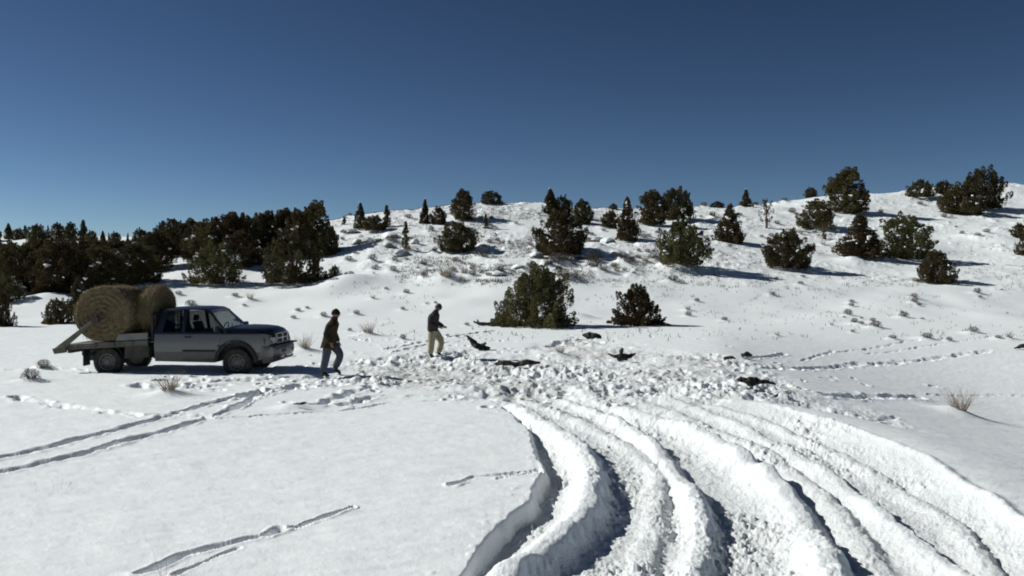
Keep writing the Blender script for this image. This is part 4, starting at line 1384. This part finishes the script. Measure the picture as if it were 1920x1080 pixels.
# grille: chrome surround with a cross bar, dark slots
gr = B().box((4.405, -0.47, 0.845), (4.475, 0.47, 0.885), 0.012).box((4.405, -0.50, 1.10), (4.47, 0.50, 1.14), 0.012)
gr.box((4.405, -0.50, 0.87), (4.475, -0.455, 1.12), 0.012).box((4.405, 0.455, 0.87), (4.475, 0.50, 1.12), 0.012)
gr.box((4.405, -0.03, 0.87), (4.485, 0.03, 1.12), 0.01).box((4.405, -0.47, 0.975), (4.482, 0.47, 1.015), 0.01)
go = gr.build('grille', M_CHROME, truck)
B().box((4.40, -0.47, 0.88), (4.43, 0.47, 1.11)).build('radiator_screen', M_TRIM, go)
for k_ in range(2):
    for s in (-1, 1):
        z0 = 0.925 if k_ == 0 else 1.055
        B().box((4.425, min(s * 0.04, s * 0.45), z0 - 0.008), (4.45, max(s * 0.04, s * 0.45), z0 + 0.008)).build('grille_slat', M_TRIM, go)
# bumper, air slots, valance, fog lamps
b = B()
bp = []
for y_, x_ in ((-1.0, 4.28), (-0.93, 4.48), (-0.6, 4.58), (0, 4.62), (0.6, 4.58), (0.93, 4.48), (1.0, 4.28)):
    bp.append([b.bm.verts.new(p) for p in ((x_, y_, 0.54), (x_ + 0.035, y_, 0.58), (x_ + 0.04, y_, 0.74), (x_, y_, 0.80), (x_ - 0.12, y_ * 0.95, 0.80), (x_ - 0.12, y_ * 0.95, 0.54))])
for r0, r1 in zip(bp[:-1], bp[1:]):
    for i in range(6): b.bm.faces.new((r0[i], r1[i], r1[(i + 1) % 6], r0[(i + 1) % 6]))
b.bm.faces.new(bp[0])
b.bm.faces.new(list(reversed(bp[-1])))
bo = b.build('front_bumper', M_BUMPER, truck, 40)
for s in (-1, 1):
    B().box((4.59, min(s * 0.16, s * 0.52), 0.615), (4.645, max(s * 0.16, s * 0.52), 0.70), 0.01).build('air_slot', M_TRIM, bo)
B().box((4.40, -0.98, 0.795), (4.60, 0.98, 0.835), 0.012).build('bumper_pad', M_TRIM, bo)
B().hexa([(4.2, -.9, .34), (4.44, -.8, .36), (4.44, .8, .36), (4.2, .9, .34), (4.2, -.95, .56), (4.54, -.88, .56), (4.54, .88, .56), (4.2, .95, .56)], 0.02).build('valance', M_PAINT, truck)
for s in (-1, 1):
    B().tube([(4.36, s * 0.35, 0.42), (4.60, s * 0.35, 0.44), (4.66, s * 0.35, 0.50)], 0.022, 6).build('tow_hook', M_STEELD, truck)

# chassis under everything
ch = B()
for s in (-1, 1):
    ch.box((-0.95, s * 0.42 - 0.045, 0.50), (4.25, s * 0.42 + 0.045, 0.66))
ch.box((2.9, -0.75, 0.42), (4.1, 0.75, 1.05)).tube([(0, -0.8, 0.38), (0, 0.8, 0.38)], 0.055, 8).tube([(WB, -0.8, 0.38), (WB, 0.8, 0.38)], 0.05, 8)
ch.tube([(0, 0, 0.26), (0, 0, 0.50)], 0.13, 10).box((1.0, -0.36, 0.42), (2.6, 0.36, 0.52)).tube([(0.1, 0.1, 0.42), (2.6, 0.05, 0.5)], 0.04, 8)
for x_ in (-0.9, 0.6, 1.4): ch.box((x_, -0.42, 0.53), (x_ + 0.08, 0.42, 0.63))
ch.build('chassis', M_STEELD, truck)

# wheels
def wheel(x_, s):
    c = (x_, s * 0.84, 0.375)
    o = empty('wheel', c)
    o.parent = truck
    tp = [(0.215, -0.10), (0.27, -0.118), (0.33, -0.122), (0.362, -0.108), (0.375, -0.08), (0.378, 0.0), (0.375, 0.08), (0.362, 0.108), (0.33, 0.122), (0.27, 0.118), (0.215, 0.10)]
    t = B().lathe(tp, 'Y', 36, closed=True)
    t.build('tyre', M_RUBBER, o, 40)
    lug = B()
    for k_ in range(36):
        a = 2 * math.pi * k_ / 36
        for side in (-1, 1):
            ca, sa = math.cos(a + side * 0.04), math.sin(a + side * 0.04)
            t1, t2 = Vector((-sa, 0, ca)) * 0.018, Vector((ca, 0, sa))
            c0 = t2 * 0.365
            y0, y1 = side * 0.03, side * 0.115
            lug.hexa([c0 - t1 + Vector((0, y0, 0)), c0 + t1 + Vector((0, y0, 0)), c0 + t1 + Vector((0, y1, 0)), c0 - t1 + Vector((0, y1, 0)),
                      c0 + t2 * 0.024 - t1 + Vector((0, y0, 0)), c0 + t2 * 0.024 + t1 + Vector((0, y0, 0)), c0 + t2 * 0.012 + t1 + Vector((0, y1, 0)), c0 + t2 * 0.012 - t1 + Vector((0, y1, 0))])
    tag(lug.build('tread', M_RUBBER, o, 0), kind='stuff')
    q = s
    rp_ = [(0.02, q * 0.085), (0.06, q * 0.085), (0.065, q * 0.06), (0.10, q * 0.05), (0.15, q * 0.075), (0.175, q * 0.06), (0.19, q * 0.075), (0.20, q * 0.10), (0.222, q * 0.104), (0.222, -q * 0.10), (0.10, -q * 0.08), (0.02, -q * 0.08)]
    r = B().lathe(rp_, 'Y', 32).build('rim', M_RIM, o, 40)
    for k_ in range(8):
        a = 2 * math.pi * k_ / 8
        B().lathe([(0.022, q * 0.071), (0.022, q * 0.083)], 'Y', 10, (0.168 * math.cos(a), 0, 0.168 * math.sin(a))).build('vent_hole', M_TRIM, r)
    return o
for x_ in (0.0, WB):
    for s in (-1, 1):
        wheel(x_, s)

# flat bed: sags a little towards the tail
SAG = math.tan(math.radians(3.0))
def sag(x, y, z): return (x, y, z + (x - 1.1) * SAG)
def bed(b_, name, mat, parent=truck, sm=35):
    return b_.move(sag).build(name, mat, parent, sm)
deck = bed(B().box((-1.02, -1.06, 0.90), (1.18, 1.06, 0.96), 0.006), 'deck', M_STEELD)
for s in (-1, 1):
    bed(B().box((-1.02, s * 1.075 - 0.03, 0.82), (1.18, s * 1.075 + 0.03, 0.975), 0.012), 'side_rail', M_STEEL)
    for x_ in (-0.8, -0.3, 0.2, 0.7):
        bed(B().box((x_, s * 1.115 - 0.014, 0.83), (x_ + 0.09, s * 1.115 + 0.014, 0.965), 0.004), 'stake_pocket', M_STEEL)
    bed(B().hexa([(0.28, s * 1.05 - .02, .985), (1.17, s * 1.05 - .02, .985), (1.17, s * 1.05 + .02, .985), (0.28, s * 1.05 + .02, .985), (0.38, s * 1.05 - .02, 1.17), (1.17, s * 1.05 - .02, 1.17), (1.17, s * 1.05 + .02, 1.17), (0.38, s * 1.05 + .02, 1.17)], 0.008), 'side_board', M_BOARD)
    bed(B().box((0.50, min(s * 0.62, s * 1.0), 0.50), (1.16, max(s * 0.62, s * 1.0), 0.82), 0.015), 'tool_box', M_STEELD)
    # mudguard and mud flap
    g_ = B()
    ga = arc_pts(0, 0.36, 0.50, math.pi - 0.35, 0.35, 10)
    for (a_, c_) in zip(ga[:-1], ga[1:]):
        g_.hexa([(a_[0], s * 0.68, a_[1]), (c_[0], s * 0.68, c_[1]), (c_[0], s * 1.0, c_[1]), (a_[0], s * 1.0, a_[1]),
                 (a_[0], s * 0.68, a_[1] + 0.02), (c_[0], s * 0.68, c_[1] + 0.02), (c_[0], s * 1.0, c_[1] + 0.02), (a_[0], s * 1.0, a_[1] + 0.02)])
    g_.build('mudguard', M_TRIM, truck)
    B().box((-0.62, min(s * 0.68, s * 1.02), 0.27), (-0.60, max(s * 0.68, s * 1.02), 0.80)).build('mud_flap', M_TRIM, truck)
    # squeeze arm that grips the rear bale
    am = B()
    p0, p1 = Vector((-1.24, s * 1.16, 0.70)), Vector((-0.20, s * 1.16, 1.52))
    dv = (p1 - p0).normalized()
    nv = Vector((-dv.z, 0, dv.x))
    wv = Vector((0, 0.045, 0))
    am.hexa([p0 - nv * .085 - wv, p1 - nv * .035 - wv, p1 - nv * .035 + wv, p0 - nv * .085 + wv, p0 + nv * .085 - wv, p1 + nv * .035 - wv, p1 + nv * .035 + wv, p0 + nv * .085 + wv], 0.01)
    ao = am.build('squeeze_arm', M_STEEL, truck)
    B().tube([p1 + Vector((0, s * 0.05, 0)), p1 - Vector((0, s * 0.10, 0))], 0.10, 14).build('gripper_disc', M_STEELD, ao)
    B().hexa([(-1.30, s * 1.16 - .06, .60), (-1.0, s * 1.16 - .06, .64), (-1.0, s * 1.16 + .06, .64), (-1.30, s * 1.16 + .06, .60), (-1.36, s * 1.16 - .06, .74), (-1.0, s * 1.16 - .06, .86), (-1.0, s * 1.16 + .06, .86), (-1.36, s * 1.16 + .06, .74)], 0.012).build('pivot_block', M_STEEL, ao)
    B().box((-1.05, min(s * 0.6, s * 0.85), 0.66), (-1.02, max(s * 0.6, s * 0.85), 0.76), 0.006).build('tail_light', M_RED, truck)
bed(B().box((-1.10, -1.06, 0.80), (-1.02, 1.06, 0.965), 0.01), 'tail_bar', M_STEEL)
B().box((-1.0, -1.1, 0.62), (-0.90, 1.1, 0.72), 0.01).box((-0.86, -0.45, 0.36), (-0.62, 0.45, 0.62), 0.02).build('rear_crossmember', M_STEELD, truck)
# headache rack behind the cab
hr = B()
for s in (-1, 1):
    hr.box((1.205, s * 0.92 - 0.035, 0.95), (1.265, s * 0.92 + 0.035, 1.66), 0.008)
hr.box((1.205, -0.955, 1.62), (1.265, 0.955, 1.69), 0.008).box((1.205, -0.9, 1.25), (1.255, 0.9, 1.30), 0.006)
ro = hr.build('headache_rack', M_TRIM, truck)
for k_ in range(7):
    yy = -0.72 + 0.24 * k_
    B().box((1.215, yy - 0.015, 0.96), (1.25, yy + 0.015, 1.63)).build('bar', M_TRIM, ro)

# ------------------------------------------------------------------ round hay bales
def hay_mat():
    m = mk_mat('hay', (0.10, 0.080, 0.045), 0.9, (0.18, 0.143, 0.080), scale=9, detail=8, lo=0.3, hi=0.7, bump=1.0, bscale=34, bdist=0.04, spec=0.15)
    return m
M_HAY = hay_mat()
M_STRAW = mk_mat('straw', (0.19, 0.15, 0.075), 0.85, (0.32, 0.25, 0.13), scale=20, spec=0.2)
def bale(name, loc, rz, R, Ln, seed, label, droop=0.03):
    """axis along local Y; wound layers on the ends, ragged skin, loose straws"""
    o = empty(name, loc, rz)
    tag(o, label, 'hay bale', 'round hay bales on the pickup bed')
    g = np.random.default_rng(seed)
    n, rings = 72, []
    prof_ = []
    for k_ in range(12):                                  # near end: wound ridges from the middle outwards
        r = R * (0.02 + 0.9 * k_ / 11)
        prof_.append((r, -Ln / 2 + (0.018 if k_ % 2 else -0.004) - 0.03 * (1 - r / R)))
    prof_ += [(R * 0.965, -Ln / 2 + 0.02), (R * 0.995, -Ln / 2 + 0.08)]
    for k_ in range(1, 9): prof_.append((R * (1.0 + 0.008 * (k_ % 2)), -Ln / 2 + 0.08 + (Ln - 0.16) * k_ / 9))
    prof_ += [(R * 0.995, Ln / 2 - 0.08), (R * 0.965, Ln / 2 - 0.02)]
    for k_ in range(11, -1, -1):
        r = R * (0.02 + 0.9 * k_ / 11)
        prof_.append((r, Ln / 2 - (0.018 if k_ % 2 else -0.004) + 0.03 * (1 - r / R)))
    b_ = B().lathe(prof_, 'Y', n)
    ph = g.uniform(0, 6, 6)
    def warp(x, y, z):
        a = math.atan2(z, x)
        r = math.hypot(x, z)
        q = 1 + 0.012 * math.sin(3 * a + ph[0]) + 0.010 * math.sin(7 * a + ph[1] + 3 * y) + 0.006 * math.sin(19 * a + ph[2] + 11 * y)
        q += g.normal(0, 0.004)
        zz = r * math.sin(a) * q
        if zz < -0.9 * R: zz = -0.9 * R + (zz + 0.9 * R) * 0.35
        return (r * math.cos(a) * q * (1 + droop), y + g.normal(0, 0.006) + 0.02 * math.sin(4 * a + ph[3]) * (r / R), zz * (1 - droop * 0.5))
    b_.move(warp)
    roll = b_.build('hay_roll', M_HAY, o, 0)
    Q = []
    for _ in range(2600):
        a = g.uniform(0, 2 * math.pi)
        if g.random() < 0.62:
            c = np.array([R * math.cos(a) * (1 + droop), g.uniform(-Ln / 2, Ln / 2), R * math.sin(a) * (1 - droop * 0.5)])
            d = np.array([-math.sin(a), g.normal(0, .5), math.cos(a)]) + 0.55 * np.abs(g.normal()) * np.array([math.cos(a), 0, math.sin(a)])
        else:
            r = R * math.sqrt(g.random()) * 0.97
            e_ = -1 if g.random() < 0.7 else 1
            c = np.array([r * math.cos(a), e_ * Ln / 2, r * math.sin(a)])
            d = np.array([-math.sin(a), 0, math.cos(a)]) * g.choice([-1, 1]) + np.array([g.normal(0, .3), e_ * abs(g.normal(0, .45)), g.normal(0, .3)])
        if c[2] < -0.86 * R: continue
        d /= np.linalg.norm(d)
        s_ = np.cross(d, g.normal(0, 1, 3))
        s_ /= np.linalg.norm(s_)
        l, w_ = g.uniform(0.05, 0.16), g.uniform(0.0025, 0.0055)
        p, q_ = c - d * l * 0.3, c + d * l * 0.7
        Q.append([p - s_ * w_, p + s_ * w_, q_ + s_ * w_ * .6, q_ - s_ * w_ * .6])
    tag(put(bpy.data.objects.new('loose_straw', mesh_quads('loose_straw', np.array(Q), M_STRAW)), o), kind='stuff')
    return o
zt = TRUCK['z']
bx, by = truck_pt(-0.08, -0.33)
bale('hay_bale', (bx, by, zt + 0.92 + 0.73), TRUCK['rz'], 0.775, 1.45, 31, 'round hay bale at the tail of the pickup, gripped by the steel arm')
bx, by = truck_pt(0.955, 0.02)
bale('hay_bale', (bx, by, zt + 0.965 + 0.70), TRUCK['rz'] + math.pi / 2, 0.75, 0.46, 32, 'round hay bale right behind the cab of the pickup', 0.02)

# ------------------------------------------------------------------ people
def skin_mesh(name, nodes, edges, mat, root, sub=2):
    """nodes: name -> (x, y, z, rx[, ry]); grown with a Skin and a Subdivision modifier, then frozen"""
    keys = list(nodes)
    me = bpy.data.meshes.new(name + '_bones')
    me.from_pydata([nodes[k_][:3] for k_ in keys], [(keys.index(a), keys.index(c)) for a, c in edges], [])
    o = bpy.data.objects.new(name + '_tmp', me)
    C.objects.link(o)
    sk = o.modifiers.new('skin', 'SKIN')
    for i, k_ in enumerate(keys):
        v_ = nodes[k_]
        me.skin_vertices[0].data[i].radius = (v_[3], v_[4] if len(v_) > 4 else v_[3])
        me.skin_vertices[0].data[i].use_root = (k_ == root)
    sb = o.modifiers.new('sub', 'SUBSURF')
    sb.levels = sb.render_levels = sub
    dg = bpy.context.evaluated_depsgraph_get()
    out = bpy.data.meshes.new_from_object(o.evaluated_get(dg))
    out.name = name
    bpy.data.objects.remove(o)
    out.materials.clear()
    out.materials.append(mat)
    out.polygons.foreach_set('use_smooth', [True] * len(out.polygons))
    return out

def chain(*n): return list(zip(n[:-1], n[1:]))

M_SKINC = mk_mat('skin', (0.17, 0.105, 0.075), 0.65, (0.20, 0.125, 0.09), scale=12)
M_EYE = mk_mat('eye', (0.02, 0.015, 0.012), 0.2, (0.03, 0.02, 0.015), scale=10)
def cloth(name, c, c2): return mk_mat(name, c, 0.92, c2, scale=7, detail=6, bump=0.5, bscale=16, bdist=0.02, spec=0.15)
M_COAT = cloth('dark_brown_coat', (0.022, 0.017, 0.010), (0.035, 0.027, 0.016))
M_JEANS = cloth('blue_grey_jeans', (0.045, 0.05, 0.065), (0.07, 0.075, 0.095))
M_JACKET = cloth('charcoal_jacket', (0.028, 0.027, 0.027), (0.045, 0.042, 0.042))
M_KHAKI = cloth('khaki_trousers', (0.26, 0.225, 0.145), (0.34, 0.295, 0.20))
M_HAT = cloth('black_knit_hat', (0.010, 0.010, 0.010), (0.018, 0.017, 0.016))
M_HAIR = mk_mat('dark_hair', (0.014, 0.011, 0.009), 0.7, (0.025, 0.02, 0.016), scale=30)
M_BOOT = mk_mat('dark_boot', (0.02, 0.016, 0.012), 0.7, (0.035, 0.028, 0.02), scale=12)

def lerp(a, c, t): return tuple(a[i] + (c[i] - a[i]) * t for i in range(3))

def person(loc, rz, J, label, coat_mat, leg_mat, hat, hem, coat_r, boots=True):
    """J: joints in metres, local X = facing; builds the body and its clothes"""
    o = empty('person', loc, rz)
    tag(o, label, 'person')
    n = {'pelvis': (*J['pelvis'], 0.13, 0.115), 'waist': (*J['waist'], 0.125, 0.105), 'chest': (*J['chest'], 0.15, 0.115),
         'neck': (*J['neck'], 0.075, 0.072), 'jaw': (*lerp(J['neck'], J['head'], 0.55), 0.088, 0.082), 'head': (*J['head'], 0.118, 0.104),
         'crown': (*J['crown'], 0.088, 0.080), 'nose': (*J['nose'], 0.013, 0.013)}
    e = chain('pelvis', 'waist', 'chest', 'neck', 'jaw', 'head', 'crown') + [('head', 'nose')]
    for s in 'RL':
        sy = -1 if s == 'R' else 1
        n.update({s + 'sh': (*J[s + 'sh'], 0.062), s + 'el': (*J[s + 'el'], 0.044), s + 'wr': (*J[s + 'wr'], 0.028),
                  s + 'hip': (*J[s + 'hip'], 0.090), s + 'kn': (*J[s + 'kn'], 0.062), s + 'an': (*J[s + 'an'], 0.042),
                  s + 'heel': (*lerp(J[s + 'an'], J[s + 'toe'], 0.12), 0.045, 0.045), s + 'toe': (*J[s + 'toe'], 0.038, 0.026)})
        e += [('chest', s + 'sh')] + chain(s + 'sh', s + 'el', s + 'wr') + [('pelvis', s + 'hip')] + chain(s + 'hip', s + 'kn', s + 'an', s + 'heel', s + 'toe')
        # hand: palm and five unequal, bent fingers
        fw = Vector(J[s + 'hand']).normalized()
        wr = Vector(J[s + 'wr'])
        side = fw.cross(Vector((0, sy, 0))).normalized()
        inn = Vector((0, -sy, 0))
        palm = wr + fw * 0.075
        n[s + 'palm'] = (*palm, 0.030, 0.017)
        e.append((s + 'wr', s + 'palm'))
        for k_, (off_, ln) in enumerate(((-0.028, 0.062), (-0.010, 0.075), (0.010, 0.070), (0.028, 0.055))):
            k1 = palm + fw * 0.03 + side * off_
            k2 = k1 + fw * ln * 0.55 + inn * 0.012
            k3 = k2 + fw * ln * 0.25 + inn * 0.035
            for q, pt in enumerate((k1, k2, k3)): n[f'{s}f{k_}{q}'] = (*pt, 0.0088 - 0.001 * q)
            e += [(s + 'palm', f'{s}f{k_}0')] + chain(f'{s}f{k_}0', f'{s}f{k_}1', f'{s}f{k_}2')
        t1 = wr + fw * 0.045 - side * 0.045 + inn * 0.01
        t2 = t1 + fw * 0.03 - side * 0.012 + inn * 0.02
        n[s + 't1'], n[s + 't2'] = (*t1, 0.0105), (*t2, 0.009)
        e += [(s + 'palm', s + 't1'), (s + 't1', s + 't2')]
    body_ = put(bpy.data.objects.new('body', skin_mesh('body', n, e, M_SKINC, 'pelvis')), o)
    hd, nz_ = Vector(J['head']), Vector(J['nose'])
    f_ = (nz_ - hd).normalized()
    upv = (Vector(J['crown']) - hd).normalized()
    for sy in (-1, 1):
        lat = Vector((0, sy, 0))
        c_ = hd + f_ * 0.082 + upv * 0.022 + lat * 0.031
        B().lathe([(0.002, -0.012), (0.010, -0.006), (0.012, 0.0), (0.010, 0.006), (0.002, 0.012)], 'X', 10, c_).build('eye', M_EYE, body_)
        c_ = hd + lat * 0.083 - upv * 0.005 - f_ * 0.005
        B().lathe([(0.006, -0.010), (0.026, -0.007), (0.030, 0.0), (0.024, 0.007), (0.004, 0.008)], 'Y', 10, c_).build('ear', M_SKINC, body_)
    # hair or hat: cap of a squashed ball sitting on the skull
    cap = B()
    rings = []
    N_ = 16
    lo_ = hat['low']
    for i in range(7):
        t = i / 6
        el = -lo_ + (math.pi / 2 + lo_) * t
        ring = []
        for k_ in range(N_):
            a = 2 * math.pi * k_ / N_
            drop = hat['back'] * max(0.0, -math.cos(a)) * (1 - t)
            r = hat['r'] * (1 + 0.05 * math.sin(5 * a + i))
            d_ = f_ * math.cos(a) * math.cos(el) * 1.08 + Vector((0, 1, 0)) * math.sin(a) * math.cos(el) * 0.92 + upv * (math.sin(el) * 1.0 - drop)
            ring.append(cap.bm.verts.new(hd + upv * 0.022 - f_ * 0.010 + d_ * r))
        rings.append(ring)
    for r0, r1 in zip(rings[:-1], rings[1:]):
        for k_ in range(N_): cap.bm.faces.new((r0[k_], r0[(k_ + 1) % N_], r1[(k_ + 1) % N_], r1[k_]))
    cap.bm.faces.new(rings[-1])
    co = cap.build(hat['name'], hat['mat'], o, 60)
    if hat.get('peak'):
        pk = B()
        c_ = hd + upv * 0.045 + f_ * 0.085
        pk.hexa([c_ - Vector((0, .065, 0)), c_ + f_ * 0.085 - Vector((0, .045, 0)) - upv * .022, c_ + f_ * 0.085 + Vector((0, .045, 0)) - upv * .022, c_ + Vector((0, .065, 0)),
                 c_ - Vector((0, .065, 0)) + upv * .012, c_ + f_ * 0.085 - Vector((0, .045, 0)) - upv * .012, c_ + f_ * 0.085 + Vector((0, .045, 0)) - upv * .012, c_ + Vector((0, .065, 0)) + upv * .012], 0.004)
        pk.build('peak', hat['mat'], co)
    # trousers: one skin over both legs
    tn = {'pelvis': (*J['pelvis'], 0.18, 0.165), 'waist': (*lerp(J['pelvis'], J['waist'], 0.6), 0.17, 0.15)}
    te = [('waist', 'pelvis')]
    for s in 'RL':
        a, c_, d_ = J[s + 'hip'], J[s + 'kn'], J[s + 'an']
        lo2 = lerp(c_, d_, 0.96)
        tn.update({s + 'h': (*a, 0.140), s + 'm': (*lerp(a, c_, 0.5), 0.128), s + 'k': (*c_, 0.108), s + 'c': (*lerp(c_, d_, 0.5), 0.104), s + 'a': (*lo2, 0.102)})
        te += [('pelvis', s + 'h')] + chain(s + 'h', s + 'm', s + 'k', s + 'c', s + 'a')
    put(bpy.data.objects.new('trousers', skin_mesh('trousers', tn, te, leg_mat, 'pelvis')), o)
    # boots
    for s in 'RL':
        a, t = J[s + 'an'], J[s + 'toe']
        bn = {'shaft': (a[0], a[1], a[2] + 0.10, 0.066), 'ank': (*a, 0.060), 'heel': (*lerp(a, t, 0.10), 0.056, 0.056), 'ball': (*lerp(a, t, 0.7), 0.052, 0.042), 'tip': (*lerp(a, t, 1.1), 0.042, 0.032)}
        put(bpy.data.objects.new('boot', skin_mesh('boot', bn, chain('shaft', 'ank', 'heel', 'ball', 'tip'), M_BOOT, 'ank')), o)
    # coat: lofted torso from hem to collar, a sleeve on each arm, with a few drag folds
    cr = coat_r
    rings_ = [(hem, cr[0] * 0.72, cr[0] * 0.86), (lerp(hem, J['waist'], 0.5), cr[1] * 0.70, cr[1] * 0.84), (J['waist'], cr[2] * 0.68, cr[2] * 0.82),
              (lerp(J['waist'], J['chest'], 0.55), cr[3] * 0.68, cr[3] * 0.84), (J['chest'], cr[3] * 0.70, cr[3] * 0.90), (lerp(J['chest'], J['neck'], 0.38), cr[3] * 0.66, cr[3] * 0.90),
              (lerp(J['chest'], J['neck'], 0.66), 0.135, 0.165), (lerp(J['chest'], J['neck'], 0.90), 0.105, 0.115), (lerp(J['neck'], J['head'], 0.20), 0.092, 0.095), (lerp(J['neck'], J['head'], 0.50), 0.094, 0.096)]
    ct = B()
    rr_ = []
    NS = 28
    ph = rnd.uniform(0, 6)
    for i, (c_, rx, ry) in enumerate(rings_):
        ring = []
        for k_ in range(NS):
            a_ = 2 * math.pi * k_ / NS
            w_ = 1 + (0.035 * math.sin(5 * a_ + ph + i * 0.9) + 0.02 * math.sin(9 * a_ - i * 1.7)) * (1.0 if i < 6 else 0.5)
            dz = 0.018 * math.sin(3 * a_ + ph) if i == 0 else 0.0
            ring.append(ct.bm.verts.new((c_[0] + rx * w_ * math.cos(a_), c_[1] + ry * w_ * math.sin(a_), c_[2] + dz)))
        rr_.append(ring)
    for r0, r1 in zip(rr_[:-1], rr_[1:]):
        for k_ in range(NS): ct.bm.faces.new((r0[k_], r0[(k_ + 1) % NS], r1[(k_ + 1) % NS], r1[k_]))
    ct.bm.faces.new(list(reversed(rr_[0])))
    ct.bm.faces.new(rr_[-1])
    bmesh.ops.subdivide_edges(ct.bm, edges=ct.bm.edges[:], cuts=1, smooth=0.8, use_grid_fill=True)
    torso = ct.build('coat' if 'coat' in label else 'jacket', coat_mat, o, 70)
    for s in 'RL':
        sh, el, wr = J[s + 'sh'], J[s + 'el'], J[s + 'wr']
        inn_ = lerp(sh, J['chest'], 0.35)
        top_ = (inn_[0], inn_[1], sh[2] + 0.035)
        pts_ = [top_, (sh[0], sh[1], sh[2] + 0.01), lerp(sh, el, 0.33), lerp(sh, el, 0.68), el, lerp(el, wr, 0.35), lerp(el, wr, 0.7), lerp(el, wr, 1.02)]
        rd_ = [0.070, 0.092, 0.090, 0.080, 0.076, 0.073, 0.064, 0.056]
        sl = B().tube(pts_, rd_, 14)
        bmesh.ops.subdivide_edges(sl.bm, edges=sl.bm.edges[:], cuts=1, smooth=0.9, use_grid_fill=True)
        sl.build('sleeve', coat_mat, torso, 70)
    return o

x, y = flat(607, 701)
J1 = dict(pelvis=(.16, 0, .93), waist=(.18, 0, 1.06), chest=(.22, 0, 1.30), neck=(.275, 0, 1.50), head=(.335, 0, 1.655), crown=(.345, 0, 1.735), nose=(.445, 0, 1.625),
          Rsh=(.19, -.17, 1.31), Rel=(.13, -.25, 1.14), Rwr=(.23, -.22, .92), Rhand=(.45, .05, -1), Lsh=(.22, .17, 1.31), Lel=(.22, .26, 1.14), Lwr=(.33, .22, .93), Lhand=(.45, -.05, -1),
          Rhip=(.14, -.095, .88), Rkn=(.085, -.11, .48), Ran=(-.01, -.11, .10), Rtoe=(.17, -.12, .035), Lhip=(.19, .095, .88), Lkn=(.44, .10, .57), Lan=(.27, .10, .20), Ltoe=(.42, .11, .075))
person((x, y, ground(x, y) - 0.03), -0.05, J1, 'person in a long dark coat and blue-grey jeans walking beside the pickup front', M_COAT, M_JEANS,
       dict(name='knit_hat', mat=M_HAT, low=0.25, back=0.55, r=0.112), (.12, 0, .76), (.29, .275, .26, .245))
x, y = flat(808, 665)
J2 = dict(pelvis=(.07, 0, .93), waist=(.06, 0, 1.07), chest=(.09, 0, 1.31), neck=(.155, 0, 1.51), head=(.255, 0, 1.635), crown=(.295, 0, 1.705), nose=(.345, 0, 1.575),
          Rsh=(.06, -.18, 1.32), Rel=(.02, -.26, 1.13), Rwr=(.27, -.19, 1.02), Rhand=(1, .15, -.25), Lsh=(.10, .18, 1.32), Lel=(.14, .26, 1.14), Lwr=(.36, .15, 1.03), Lhand=(1, -.2, -.35),
          Rhip=(.04, -.10, .88), Rkn=(.05, -.12, .48), Ran=(.0, -.12, .10), Rtoe=(.17, -.14, .035), Lhip=(.10, .10, .88), Lkn=(.34, .12, .52), Lan=(.22, .11, .13), Ltoe=(.38, .12, .05))
person((x, y, ground(x, y) - 0.03), -0.12, J2, 'person in a charcoal jacket and khaki trousers looking down in the snow', M_JACKET, M_KHAKI,
       dict(name='hair', mat=M_HAIR, low=0.15, back=0.75, r=0.110), (.06, 0, .88), (.235, .25, .25, .265))
